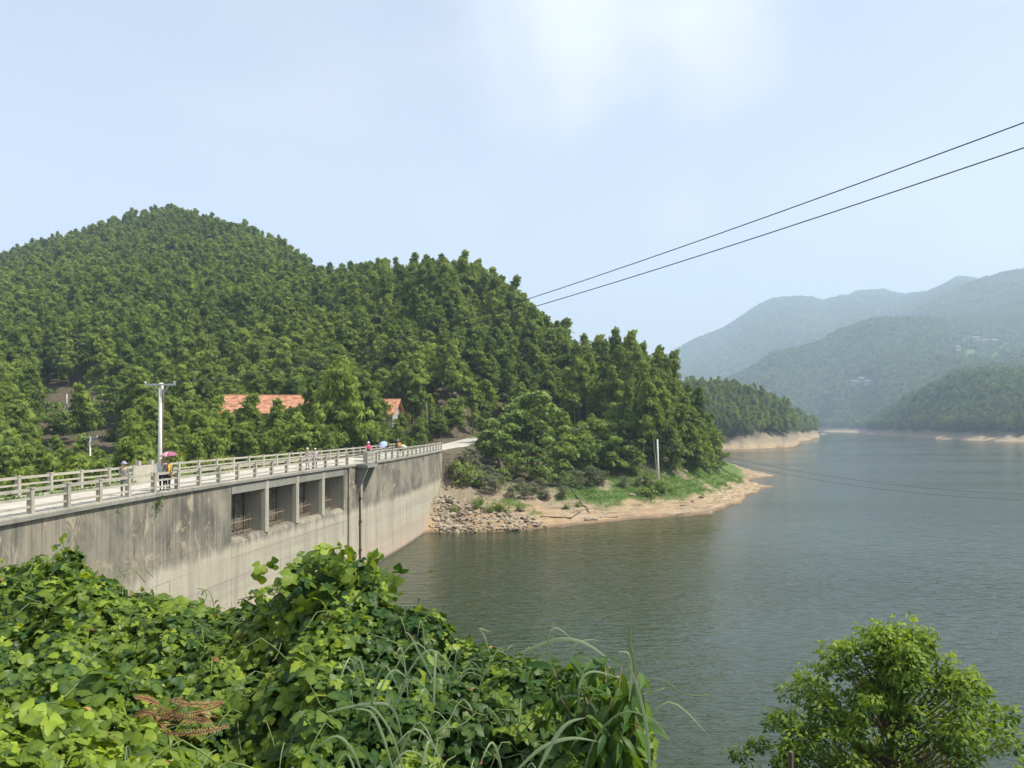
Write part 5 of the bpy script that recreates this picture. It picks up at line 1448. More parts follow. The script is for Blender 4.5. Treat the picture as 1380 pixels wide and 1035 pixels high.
def person(label, loc, rz, H, shirt, trousers, pose, hat=None, long_sleeve=True, skirt=False, group=None):
    """pose: dict of joint offsets in body space (x right hand side of the body +, y forward is -y), H height"""
    e = empty('person', loc, rz); tag(e, label, 'person', group)
    s = H / 1.7
    J = dict(pel=(0, 0, .93), wst=(0, 0, 1.08), chs=(0, .0, 1.26), nck=(0, .0, 1.42), hb=(0, -.01, 1.50), hd=(0, -.02, 1.60),
             shl=(.17, 0, 1.37), ell=(.22, .02, 1.10), wrl=(.21, -.10, .88), hl=(.21, -.13, .80),
             shr=(-.17, 0, 1.37), elr=(-.22, .02, 1.10), wrr=(-.21, -.10, .88), hr=(-.21, -.13, .80),
             hpl=(.09, 0, .88), knl=(.11, -.04, .49), anl=(.11, .03, .09), tol=(.11, -.13, .04),
             hpr=(-.09, 0, .88), knr=(-.11, .0, .49), anr=(-.11, .05, .09), tor=(-.11, -.11, .04))
    J.update(pose)
    J = {k: Vector(v) * s for k, v in J.items()}
    E = [('pel', 'wst'), ('wst', 'chs'), ('chs', 'nck'), ('nck', 'hb'), ('hb', 'hd'), ('chs', 'shl'), ('shl', 'ell'), ('ell', 'wrl'), ('wrl', 'hl'),
         ('chs', 'shr'), ('shr', 'elr'), ('elr', 'wrr'), ('wrr', 'hr'), ('pel', 'hpl'), ('hpl', 'knl'), ('knl', 'anl'), ('anl', 'tol'), ('pel', 'hpr'), ('hpr', 'knr'), ('knr', 'anr'), ('anr', 'tor')]
    r = dict(pel=(.14, .10), wst=(.12, .09), chs=(.15, .10), nck=.055, hb=.06, hd=(.085, .10), shl=.06, ell=.042, wrl=.028, hl=(.035, .018), shr=.06, elr=.042, wrr=.028, hr=(.035, .018),
             hpl=.085, knl=.058, anl=.038, tol=.03, hpr=.085, knr=.058, anr=.038, tor=.03)
    r = {k: (v * s if not hasattr(v, '__len__') else (v[0] * s, v[1] * s)) for k, v in r.items()}
    # fingers grow out of each palm, unequal and slightly curled
    for sd_, hk, wk in ((1, 'hl', 'wrl'), (-1, 'hr', 'wrr')):
        d = (J[hk] - J[wk]).normalized(); side = d.cross(Vector((1, 0, 0)) * sd_).normalized() if abs(d.x) < .9 else Vector((0, 1, 0))
        inn = d.cross(side).normalized()
        for fi, (o_, ln) in enumerate(((-.024, .060), (-.008, .070), (.008, .066), (.024, .052))):
            a, b = '%sf%da' % (hk, fi), '%sf%db' % (hk, fi)
            J[a] = J[hk] + (d * .035 + side * o_) * s; J[b] = J[a] + (d * ln + inn * .02) * s
            r[a] = .0095 * s; r[b] = .007 * s; E += [(hk, a), (a, b)]
        J[hk + 't'] = J[hk] + (side * -.05 + d * .02) * s; r[hk + 't'] = .010 * s; E.append((hk, hk + 't'))
    body = skin_mesh('body', J, E, r, 'pel', 1, SKIN, e)
    def sub(keys, grow, nm, mat, root):
        JJ = {k: J[k] for k in keys}; EE = [(a, b) for a, b in E if a in JJ and b in JJ]
        rr_ = {k: (r[k] * grow if not hasattr(r[k], '__len__') else (r[k][0] * grow, r[k][1] * grow)) for k in keys}
        return skin_mesh(nm, JJ, EE, rr_, root, 1, mat, e)
    up = ['pel', 'wst', 'chs', 'shl', 'shr', 'ell', 'elr'] + (['wrl', 'wrr'] if long_sleeve else [])
    sub(up, 1.22, 'shirt', shirt, 'chs')
    sub(['pel', 'hpl', 'hpr', 'knl', 'knr', 'anl', 'anr'], 1.22, 'trousers', trousers, 'pel')
    for k, a in (('tol', 'anl'), ('tor', 'anr')):
        c = (J[k] + J[a]) / 2; c.z = max(J[k].z, .04); MB().ell(c, (.05 * s, .14 * s, .05 * s), 8, 6, Matrix.Rotation(math.atan2((J[k] - J[a]).y, (J[k] - J[a]).x) + math.pi / 2, 3, 'Z')).build('shoe', SHOE, e, True)
    hd = J['hd']; f = Vector((0, -1, 0))
    MB().ell(hd + Vector((0, -.03, -.005)) * s, (.078 * s, .095 * s, .115 * s), 12, 9).build('face', SKIN, body, True)
    MB().ell(hd + Vector((0, .015, .025)) * s, (.088 * s, .10 * s, .115 * s), 12, 8).build('hair', HAIR, e, True)
    ft = MB()
    for q in (-1, 1):
        ft.ell(hd + Vector((q * .03, -.118, .0)) * s, (.011 * s, .008 * s, .008 * s), 6, 4)
    ft.build('eyes', EYE, body)
    MB().ell(hd + Vector((0, -.125, -.03)) * s, (.013 * s, .022 * s, .022 * s), 6, 5).ell(hd + Vector((0, -.112, -.066)) * s, (.026 * s, .012 * s, .007 * s), 6, 4).build('nose_and_mouth', SKIN, body, True)
    for q in (-1, 1): MB().ell(hd + Vector((q * .082, -.01, -.01)) * s, (.012 * s, .022 * s, .032 * s), 6, 5).build('ear', SKIN, body, True)
    if hat:
        kind, hm = hat
        mb = MB()
        if kind == 'brim':
            pr = [(.0, .15), (.06, .148), (.095, .12), (.105, .06), (.12, .045), (.19, .03), (.185, .022), (.10, .04)]
            N_ = 16
            for rr2, zz in pr:
                for k_ in range(N_):
                    a = 2 * math.pi * k_ / N_; mb.V.append(tuple(hd + Vector((rr2 * math.cos(a), rr2 * math.sin(a), zz + .01 * math.sin(2 * a) * (rr2 > .15))) * s))
            for j in range(len(pr) - 1):
                for k_ in range(N_): mb.F.append((j * N_ + k_, (j + 1) * N_ + k_, (j + 1) * N_ + (k_ + 1) % N_, j * N_ + (k_ + 1) % N_))
        else:
            mb.ell(hd + Vector((0, .0, .06)) * s, (.098 * s, .112 * s, .085 * s), 14, 8)
            mb.box(hd + Vector((0, -.15, .055)) * s, (.14 * s, .12 * s, .012 * s))
        mb.build('hat', hm, e, True)
    return e, J
def on_deck(p, off=None, Y=None):
    Y_ = Y; return Vector((px(p, Y_), Y_, DZ))
T = M
grey = cloth('grey_green_cloth', (0.20, 0.21, 0.17)); dkt = cloth('navy_trousers', (0.025, 0.025, 0.04)); wht = cloth('white_cloth', (0.68, 0.68, 0.68))
greyt = cloth('grey_trousers', (0.17, 0.175, 0.15)); pink = cloth('pink_cloth', (0.75, 0.07, 0.20), .1); orange = cloth('orange_cloth', (0.85, 0.34, 0.03), .1)
yel = cloth('yellow_cloth', (0.80, 0.48, 0.08), .2); pat = cloth('patterned_cloth', (0.48, 0.42, 0.38), .7, 18); blk = cloth('black_cloth', (0.03, 0.03, 0.03))
patt = cloth('light_trousers', (0.42, 0.43, 0.42), .3); capw = cloth('pale_cap', (0.66, 0.62, 0.60), .1); hatg = cloth('lilac_sunhat', (0.36, 0.33, 0.42), .3, 14)
walk = dict(knl=(.10, -.16, .50), anl=(.10, -.14, .10), tol=(.10, -.31, .05), knr=(-.10, .02, .49), anr=(-.10, .24, .12), tor=(-.10, .12, .04), ell=(.22, .10, 1.12), wrl=(.20, .06, .90), hl=(.20, .04, .82), elr=(-.22, -.04, 1.12), wrr=(-.20, -.20, .95), hr=(-.20, -.25, .90))
armfront = dict(ell=(.21, -.02, 1.12), wrl=(.06, -.20, 1.02), hl=(.0, -.22, 1.0), elr=(-.21, -.02, 1.12), wrr=(-.08, -.20, 1.04), hr=(-.02, -.23, 1.02))
Yp = 39.3
w1 = dict(walk); w1.update(armfront)
person('person in grey green clothes and lilac sun hat walking alone on the dam', on_deck(167, Y=Yp), R(24), 1.66, grey, greyt, w1, ('brim', hatg))
# couple under the pink umbrella
w2 = dict(walk); w2.update(elr=(-.24, -.04, 1.10), wrr=(-.12, -.22, 1.16), hr=(-.10, -.24, 1.20))
person('person in white top and dark trousers, left of the two under the pink umbrella', on_deck(218.5, Y=42.6), R(20), 1.64, wht, dkt, walk)
e3, J3 = person('person draped in an orange yellow cloth, right of the two under the pink umbrella', on_deck(226.5, Y=42.3), R(10), 1.66, grey, dkt, w2)
bag = MB().ell((0, .0, 0), (.17, .11, .24), 12, 8).ell((0, -.1, -.06), (.12, .06, .12), 10, 6).build('backpack', cloth('grey_bag', (.22, .23, .27)), None, True)
bag.location = on_deck(217, Y=42.75) + Vector((-.05, .0, 1.22)); tag(bag, 'grey backpack on the left person under the pink umbrella', 'backpack')
sh = MB()
for k in range(10):
    a = k / 9; sh.bar((.02 + .16 * a, -.17 - .03 * math.sin(a * 6), 1.44 - .05 * a), (.10 + .14 * a, -.20 - .04 * math.sin(a * 8), .82 + .06 * math.sin(a * 9)), .035, .03)
sh = sh.build('shawl', yel, None, True); sh.location = on_deck(226.5, Y=42.3); sh.rotation_euler = (0, 0, R(10)); tag(sh, 'yellow orange shawl hanging on the right person under the pink umbrella', 'shawl')
def umbrella(loc, rx, ry, rad, c1, c2, label, stick=.75):
    e = empty('umbrella', loc); e.rotation_euler = (rx, ry, .2); tag(e, label, 'umbrella')
    cm = [cloth('umbrella_panel', c1, .08), cloth('umbrella_panel_pale', c2, .08)]
    pr = [(0, 0), (.25, -.03), (.5, -.12), (.75, -.27), (1.0, -.48)]
    for k in range(8):
        V = []; F = []
        for j, (t, z) in enumerate(pr):
            for i in range(4):
                a = 2 * math.pi * (k + i / 3) / 8; sag = 1 - .07 * math.sin(math.pi * i / 3) * t
                V.append((rad * t * sag * math.cos(a), rad * t * sag * math.sin(a), rad * z * (1 - .1 * math.sin(math.pi * i / 3))))
        for j in range(4):
            for i in range(3): F.append((j * 4 + i, j * 4 + i + 4, j * 4 + i + 5, j * 4 + i + 1))
        o = new_obj('panel', mesh_py('panel', V, F), cm[1] if k in (4, 5) else cm[0], e, True)
        s_ = o.modifiers.new('s', 'SOLIDIFY'); s_.thickness = .004
        a = 2 * math.pi * k / 8
        MB().tube([(rad * t * math.cos(a), rad * t * math.sin(a), rad * z - .012) for t, z in pr], .004, 4).build('rib', M['metal'], e)
    MB().tube([(0, 0, .06), (0, 0, -stick)], .008, 6).build('shaft', M['metal'], e)
    MB().tube([(0, 0, -stick + .1), (0, 0, -stick - .03)], .016, 6).build('handle', M['darkopen'], e)
umbrella(on_deck(227, Y=42.2) + Vector((0, 0, 2.08)), R(6), R(-4), .47, (.36, .13, .20), (.66, .34, .35), 'open pink and plum umbrella over two people on the near dam road', .68)
# two people by the railing, middle
Y2 = 62.5
w4 = dict(armfront)
person('person in pale cap and light patterned clothes, left of two standing mid dam', on_deck(414.5, Y=Y2), R(-15), 1.66, pat, patt, w4, ('cap', capw))
w5 = dict(walk); w5.update(elr=(-.26, -.06, 1.18), wrr=(-.40, -.16, 1.16), hr=(-.48, -.18, 1.18))
person('person in speckled shirt with one arm out, right of two standing mid dam', on_deck(424.8, Y=Y2 + .9), R(10), 1.60, cloth('speckled_cloth', (.50, .45, .47), .7, 22), cloth('mauve_trousers', (.30, .24, .24)), w5, ('cap', capw), False)
stk = MB().tube([(0, 0, 0), (-.55, .05, 1.35)], [.025, .02], 6).build('bamboo_stick', M['cane']); stk.location = on_deck(402, Y=65.3) + Vector((0, 0, .0)); tag(stk, 'yellow bamboo stick leaning over the valley side railing mid dam', 'stick')
# three far ones
Y3 = 83
w6 = dict(walk); w6.update(elr=(-.30, -.08, 1.22), wrr=(-.42, -.22, 1.16), hr=(-.50, -.26, 1.16), ell=(.30, .02, 1.14), wrl=(.22, -.10, 1.0), hl=(.16, -.14, .98))
person('person in a bright pink shirt and white hat by the railing beyond the balcony', on_deck(496.5, Y=Y3), R(8), 1.68, pink, dkt, w6, ('brim', wht))
person('person in dark clothes behind the pale blue umbrella beyond the balcony', on_deck(520, Y=87.6), R(150), 1.66, blk, patt, walk)
umbrella(on_deck(515.3, Y=87) + Vector((0, 0, 1.42)), R(48), R(-28), .50, (.42, .50, .78), (.66, .70, .86), 'pale blue patterned umbrella held tilted sideways beyond the balcony', .6)
person('person in a bright orange shirt near the far end of the dam', on_deck(538, Y=92.5), R(190), 1.64, orange, dkt, armfront)
wb = MB().ell((0, 0, 0), (.30, .16, .20), 10, 7).ell((.3, 0, -.12), (.14, .10, .18), 8, 6).build('white_bundle', wht, None, True); wb.location = on_deck(543, Y=92.6) + Vector((0, 0, .98)); tag(wb, 'white bundle held at the right side of the person in orange', 'bundle')

# ================================================================== NEAR BANK (where the photographer stands)
SK = [(-900, 800, 17), (-500, 782, 14), (-200, 772, 11.5), (0, 760, 10.5), (60, 750, 10.2), (100, 748, 10), (132, 776, 9.7), (170, 792, 9.6), (220, 804, 9.3), (270, 818, 9.1), (320, 815, 9), (380, 799, 8.6), (405, 768, 8.3), (440, 752, 8.1),
      (490, 770, 8.0), (520, 798, 7.9), (545, 818, 7.8), (600, 842, 7.6), (650, 862, 7.4), (720, 888, 7.1), (790, 898, 6.7), (850, 912, 6.2), (880, 965, 5.5), (900, 1075, 4.6), (940, 1180, 4.2), (1000, 1270, 4.0), (1400, 1420, 4.0), (2400, 1500, 4.0)]
SKa = np.array(SK, float)
def env(X, Y, lumps=True):
    """top of the vegetation"""
    P = 690 + FPX * X / np.maximum(Y, 2.0)
    S = np.interp(P, SKa[:, 0], SKa[:, 1]); D = np.interp(P, SKa[:, 0], SKa[:, 2])
    ztop = HC - (S - HOR) / FPX * D
    zn = 11.30 - .35 * sstep(690, 1000, P)
    t = np.clip((Y - 3.2) / np.maximum(D - 3.2, .5), 0, 1)
    z = zn + (ztop - zn) * t ** 1.15 - .42 * np.sin(np.pi * t) * sstep(-300, 100, P)
    z = np.where(Y > D, ztop - 1.15 * (Y - D) - .15 * (Y - D) ** 1.2, z)
    if lumps:
        a = sstep(3.2, 5.0, Y)
        z = z + a * (.46 * fbm(X / 1.1, Y / 1.1, 3, 101) + .38 * fbm(X / .45, Y / .45, 2, 105)) * sstep(6.5, 0, Y - D) * (1 - .55 * sstep(1.8, .2, D - Y)) - .10 * sstep(2.5, .5, D - Y) * sstep(500, 300, P)
        # dark hollow
        z = z - .45 * np.exp(-(((P - 335) / 42) ** 2 + ((Y - 5.7) / .7) ** 2)) - .30 * np.exp(-(((P - 20) / 60) ** 2 + ((Y - 8.2) / .6) ** 2))
    return z
gx = np.concatenate([np.arange(-34, -10, .8), np.arange(-10, 5, .22), np.arange(5, 34, .8)]); gy = np.concatenate([np.arange(-14, 2, .8), np.arange(2, 13, .22), np.arange(13, 27, .8)])
GX, GY = np.meshgrid(gx, gy)
def bank_ground(X, Y):
    z = env(X, Y) - .42
    # the shore drops to the lake bed on the right and ahead
    return np.maximum(z, -4.5)
GZ = bank_ground(GX, GY)
idx = np.arange(GX.size).reshape(GX.shape)
F = np.stack([idx[:-1, :-1].ravel(), idx[:-1, 1:].ravel(), idx[1:, 1:].ravel(), idx[1:, :-1].ravel()], 1)
m, n_, l_, b_, o_ = nodes('dark_bank_soil')
nz_ = tex(n_, l_, 5, 5, .6)
l_.new(ramp(n_, l_, nz_, [(.35, (.018, .026, .010)), (.6, (.035, .045, .018)), (.75, (.06, .05, .03))]), b_.inputs['Base Color']); b_.inputs['Roughness'].default_value = .95
tag(new_obj('near_bank', mesh_np('near_bank', np.stack([GX.ravel(), GY.ravel(), GZ.ravel()], 1), F), m, None, True), kind='structure')

# ------------------------------------------------------------------ kudzu
LB = leaf_template([(0, .03), (.10, .30), (.28, .50), (.45, .40), (.58, .43), (.80, .22), (1.0, .0)], .16, .22)
LS = leaf_template([(0, .03), (.12, .34), (.32, .46), (.55, .36), (.80, .19), (1.0, .0)], .14, .25, .25)
TRI = joinT([(xf(LB[0], 0, 1, (0, .28, 0)), LB[1]), (xf(LS[0], 1.25, .92, (-.04, .08, .0), -.1), LS[1]), (xf(LS[0], -1.25, .92, (.04, .08, .0), -.1), LS[1])])
TRV = np.where(np.abs(np.tile([-1, 0, 1], len(TRI[0]) // 3)) < .5, .13, -.05)
PET = MB().tube([(0, -.9, -.25), (0, -.4, -.03), (0, .3, 0)], .014, 3, False)
def frame_from(nor, yaw):
    """leaf lies with its normal near nor"""
    n = nor / np.linalg.norm(nor, axis=1)[:, None]
    d = np.stack([np.cos(yaw), np.sin(yaw), np.zeros(len(yaw))], 1)
    y = d - n * (d * n).sum(1)[:, None]; y /= np.linalg.norm(y, axis=1)[:, None] + 1e-9
    x = np.cross(y, n)
    return np.stack([x, y, n], 2)
def vine_points(n, seed, p0=-120, p1=905, y0=3.4, y1=12.0):
    g = np.random.default_rng(seed)
    P = g.uniform(p0, p1, n * 3); Y = np.sqrt(g.uniform(y0 ** 2, y1 ** 2, n * 3)); X = (P - 690) / FPX * Y
    D = np.interp(P, SKa[:, 0], SKa[:, 2]); k = (Y < D + 1.1)
    X, Y, P, D = X[k][:n], Y[k][:n], P[k][:n], D[k][:n]
    e = .06; z = env(X, Y); zx = (env(X + e, Y) - z) / e; zy = (env(X, Y + e) - z) / e
    N_ = np.stack([-zx, -zy, np.ones(len(X))], 1); N_ /= np.linalg.norm(N_, axis=1)[:, None]
    return g, X, Y, P, D, z, N_
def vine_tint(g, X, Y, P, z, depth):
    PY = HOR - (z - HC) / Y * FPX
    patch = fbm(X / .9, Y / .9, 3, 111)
    t = .17 + .45 * patch + g.normal(0, .19, len(X)) - depth * .5  # leaves deeper in the mass are tinted darker, shade put into their colour
    # sunlit yellow-green painted into the tint low on the left, darker old leaves in the middle
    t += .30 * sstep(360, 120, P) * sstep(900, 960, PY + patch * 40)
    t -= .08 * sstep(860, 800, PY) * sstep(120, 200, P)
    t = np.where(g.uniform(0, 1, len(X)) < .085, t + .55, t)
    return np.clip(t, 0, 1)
g, X, Y, P, D, z, N_ = vine_points(15500, 201)
n = len(X)
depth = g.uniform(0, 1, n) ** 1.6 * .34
up = np.array([0, 0, 1.0]); toc = np.stack([-X, -Y, HC - z], 1); toc /= np.linalg.norm(toc, axis=1)[:, None]
nor = N_ * .7 + up * .5 + toc * .25 + g.normal(0, .42, (n, 3))
yaw = np.arctan2(-Y, -X) + g.normal(0, 1.4, n)
mats = frame_from(nor, yaw)
sc_ = g.uniform(.06, .14, n) * np.interp(Y, [3.5, 5.5, 10], [.58, .86, 1.05])
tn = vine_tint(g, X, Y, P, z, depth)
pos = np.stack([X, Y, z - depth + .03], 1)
score = sc_ / Y - depth * .05; score = np.where((P > 5) & (P < 880) & (Y > 4.2), score, -1)
ordv = np.argsort(-score)
vine = empty('kudzu_vine', (px(300, 8), 8, float(bank_ground(np.array([px(300, 8)]), np.array([8.0]))[0]))); tag(vine, 'dense kudzu vine with broad three part leaves smothering the bank in the foreground', 'vine')
VO = np.array(vine.location)
single = []
for i in range(6):
    a = np.random.default_rng(i); v = TRI[0].copy(); v[:, 2] += .12 * np.sin(v[:, 0] * 3 + i) * v[:, 1]; v[:, 0] *= 1 + .1 * math.sin(i)
    tnn = np.clip(np.full((len(v), 4), [.10, .20, .32, .46, .66, .88][i]) + TRV[:, None], 0, 1); tnn[:, 3] = 1
    me = mesh_np('leaf', v, TRI[1], tnn); me.materials.append(M['vinepart']); me.polygons.foreach_set('use_smooth', np.ones(len(me.polygons), bool)); single.append(me)
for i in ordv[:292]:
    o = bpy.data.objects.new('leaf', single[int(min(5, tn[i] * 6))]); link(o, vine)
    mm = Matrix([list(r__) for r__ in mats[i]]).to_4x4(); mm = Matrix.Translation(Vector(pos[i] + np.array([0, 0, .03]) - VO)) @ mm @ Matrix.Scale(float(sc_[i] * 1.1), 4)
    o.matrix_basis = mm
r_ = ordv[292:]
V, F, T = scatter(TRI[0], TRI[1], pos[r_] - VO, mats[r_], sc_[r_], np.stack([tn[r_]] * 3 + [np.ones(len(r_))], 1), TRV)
o = new_obj('foliage', mesh_np('foliage', V, F, T), M['vine'], vine, True); o['kind'] = 'stuff'
# a few browned leaves caught in the mass
gd = np.random.default_rng(71); kd = gd.choice(len(pos), 170, replace=False)
Vd, Fd, Td = scatter(LB[0], LB[1], pos[kd] + np.array([0, 0, .05]) - VO, mats[kd], gd.uniform(.03, .075, 170), tint_of(170, .5, .3))
o = new_obj('dead_leaves', mesh_np('dead_leaves', Vd, Fd, Td), M['fern'], vine, True); o['kind'] = 'stuff'
# small new leaves and tendrils breaking the surface
g, X, Y, P, D, z, N_ = vine_points(9000, 207)
n = len(X); k = fbm(X / .7, Y / .7, 3, 131) > -.1; X, Y, P, z, N_ = X[k], Y[k], P[k], z[k], N_[k]; n = len(X)
V, F, T = scatter(TRI[0], TRI[1], np.stack([X, Y, z + g.uniform(-.08, .14, n)], 1) - VO, frame_from(N_ + g.normal(0, .6, (n, 3)), g.uniform(0, 6.28, n)), g.uniform(.022, .055, n), np.stack([np.clip(vine_tint(g, X, Y, P, z, 0) + .12, 0, 1)] * 3 + [np.ones(n)], 1))
o = new_obj('young_foliage', mesh_np('young_foliage', V, F, T), M['vine'], vine, True); o['kind'] = 'stuff'
st = MB(); g = np.random.default_rng(9)
for i in range(230):
    P0 = g.uniform(-60, 870); D0 = np.interp(P0, SKa[:, 0], SKa[:, 2]); Y0 = g.uniform(4.4, D0 + .3); X0 = px(P0, Y0)
    z0 = float(env(np.array([X0]), np.array([Y0]))[0]); a = g.uniform(0, 6.28); L = g.uniform(.25, .8); hgt = g.uniform(.0, .22)
    st.tube([(X0 + math.cos(a) * L * q - VO[0], Y0 + math.sin(a) * L * q - VO[1], z0 - .1 + hgt * math.sin(q * 3.0) + .05 * math.sin(q * 9 + i) - VO[2]) for q in np.linspace(0, 1, 7)], .0045, 4)
o = st.build('runner', M['stem'], vine, True); o['kind'] = 'stuff'
# shoots that stand above the outline
def shoot(pts, name_label, n_leaf, size, tmean, seed, cat='vine shoot'):
    g = np.random.default_rng(seed); e = empty('vine_shoot', pts[0]); tag(e, name_label, cat)
    pts = [Vector(p) - Vector(pts[0]) for p in pts]
    # smooth by catmull
    C_ = []
    for i in range(len(pts) - 1):
        p0 = pts[max(i - 1, 0)]; p1 = pts[i]; p2 = pts[i + 1]; p3 = pts[min(i + 2, len(pts) - 1)]
        for t in np.linspace(0, 1, 6, endpoint=False):
            C_.append(.5 * ((2 * p1) + (p2 - p0) * t + (2 * p0 - 5 * p1 + 4 * p2 - p3) * t * t + (3 * p1 - p0 - 3 * p2 + p3) * t ** 3))
    C_.append(pts[-1])
    MB().tube(C_, [.006 * (1 - .6 * i / len(C_)) for i in range(len(C_))], 5).build('stem', M['stem'], e, True)
    for i in range(n_leaf):
        t = (i + .5) / n_leaf; c = C_[min(len(C_) - 1, int(t * len(C_)))]
        o = bpy.data.objects.new('leaf', single[int(np.clip(tmean * 6 + g.normal(0, 1), 0, 5))]); link(o, e)
        nor = np.array([[g.normal(0, .5), -.5 + g.normal(0, .4), .8]]); mt = frame_from(nor, np.array([g.uniform(0, 6.28)]))[0]
        o.matrix_basis = Matrix.Translation(c + Vector((g.normal(0, .03), g.normal(0, .03), .01))) @ Matrix([list(r__) for r__ in mt]).to_4x4() @ Matrix.Scale(float(size * g.uniform(.6, 1.15)), 4)
    return e
Yv = 8.1
shoot([P3(448, 800, Yv), P3(440, 770, Yv), P3(425, 766, Yv), P3(400, 776, Yv + .1), P3(385, 790, Yv), P3(372, 798, Yv)], 'thin vine shoot arching left from the climbing leaf column, in front of the dam wall', 5, .05, .75, 1)
shoot([P3(438, 800, Yv), P3(436, 765, Yv), P3(432, 748, Yv), P3(428, 742, Yv)], 'tallest leafy vine tip of the foreground, before the dam wall', 9, .135, .45, 2)
shoot([P3(480, 800, Yv), P3(495, 775, Yv), P3(502, 758, Yv), P3(505, 750, Yv)], 'leafy vine tip right of the tallest one, before the lake', 8, .09, .5, 3)
shoot([P3(85, 770, 9.8), P3(82, 745, 9.8), P3(86, 733, 9.8), P3(84, 722, 9.8)], 'small vine tip poking up before the dam wall at the far left', 7, .07, .7, 4)
shoot([P3(290, 825, 9), P3(284, 800, 9), P3(276, 795, 9), P3(278, 805, 9), P3(268, 822, 9)], 'curled vine tendril in the dip of the leafy outline', 4, .05, .6, 5)
shoot([P3(360, 812, 8.8), P3(352, 800, 8.8), P3(348, 795, 8.8)], 'pale young vine tip in the dip left of the leaf column', 5, .09, .8, 6)
shoot([P3(450, 800, Yv), P3(452, 775, Yv), P3(456, 758, Yv)], 'broad leafed vine tip beside the tallest one', 8, .12, .45, 7)
shoot([P3(585, 850, 7.6), P3(584, 835, 7.6), P3(580, 826, 7.6)], 'pale vine tip above the outline before the lake', 4, .07, .7, 8)
# dense lump of leaves on the climbing column
g = np.random.default_rng(77)
n = 420; cc = P3(452, 790, 8.15)
pos_ = np.array(cc)[None] + g.normal(0, 1, (n, 3)) * np.array([.27, .2, .15]); 
V, F, T = scatter(TRI[0], TRI[1], pos_ - np.array(cc), frame_from(g.normal(0, .6, (n, 3)) + np.array([0, -.5, .8]), g.uniform(0, 6.28, n)), g.uniform(.05, .125, n), tint_of(n, .38, .2))
e = empty('climbing_kudzu', cc); tag(e, 'tall clump of kudzu climbing up before the dam wall in the middle of the foreground', 'vine')
o = new_obj('foliage', mesh_np('foliage', V, F, T), M['vine'], e, True); o['kind'] = 'stuff'

# ------------------------------------------------------------------ silver grass
def ribbon(pts, w, parent, name='blade', tv=.6, mat=None):
    pts = [Vector(p) for p in pts]; C_ = []
    for i in range(len(pts) - 1):
        p0 = pts[max(i - 1, 0)]; p1 = pts[i]; p2 = pts[i + 1]; p3 = pts[min(i + 2, len(pts) - 1)]
        for t in np.linspace(0, 1, 5, endpoint=False):
            C_.append(.5 * ((2 * p1) + (p2 - p0) * t + (2 * p0 - 5 * p1 + 4 * p2 - p3) * t * t + (3 * p1 - p0 - 3 * p2 + p3) * t ** 3))
    C_.append(pts[-1]); N = len(C_); V = []; F = []
    side0 = Vector((rr.uniform(-1, 1), rr.uniform(-.6, .6), rr.uniform(-.3, .3)))
    for i, c in enumerate(C_):
        t = (C_[min(i + 1, N - 1)] - C_[max(i - 1, 0)]).normalized(); sd_ = t.cross(Vector((0, -1, .35))).normalized()
        sd_ = (sd_ + side0 * .35); sd_ = (sd_ - t * sd_.dot(t)).normalized(); nn_ = t.cross(sd_)
        q = i / (N - 1); ww = w * min(1, .35 + 2.2 * q) * (1 - max(0, (q - .45) / .55) ** 1.6) + .0008
        V += [c - sd_ * ww / 2 + nn_ * ww * .16, c, c + sd_ * ww / 2 + nn_ * ww * .16]
        if i: b = (i - 1) * 3; F += [(b, b + 1, b + 4, b + 3), (b + 1, b + 2, b + 5, b + 4)]
    T = np.full((len(V), 4), tv); T[1::3] = min(1, tv + .3); T[:, 3] = 1
    return new_obj(name, mesh_np(name, np.array([v[:] for v in V]), np.array(F), T), M['blade'], parent, True)
def grass_clump(base, label, blades):
    e = empty('silver_grass', base); tag(e, label, 'grass clump', None)
    for pts, w, tv in blades: ribbon([Vector(p) - Vector(base) for p in pts], w, e, 'blade', tv)
    return e
def rand_blades(p0, p1, y0, y1, n, seed, hmin=.45, hmax=1.0, w=.017):
    g = random.Random(seed); L = []
    for i in range(n):
        P0 = g.uniform(p0, p1); Y0 = g.uniform(y0, y1); x0 = px(P0, Y0); z0 = float(env(np.array([x0]), np.array([Y0]))[0]) - .2
        h = g.uniform(hmin, hmax); a = g.gauss(0, 1.1) + (0 if g.random() < .62 else math.pi); r = h * g.uniform(.35, .95)
        dx, dy = math.cos(a) * r, math.sin(a) * r * .5
        L.append(([(x0, Y0, z0), (x0 + dx * .18, Y0 + dy * .2, z0 + h * .55), (x0 + dx * .55, Y0 + dy * .5, z0 + h * g.uniform(.82, .95)), (x0 + dx, Y0 + dy, z0 + h * g.uniform(.45, .85))], w * g.uniform(.6, 1.25), g.uniform(.2, .8)))
    return L
grass_clump((px(600, 5.4), 5.4, 11.2), 'arching silver grass clump in the middle of the foreground, left part of the tall grass', rand_blades(490, 650, 4.8, 6.3, 17, 1, .35, .8))
Yb = 5.2
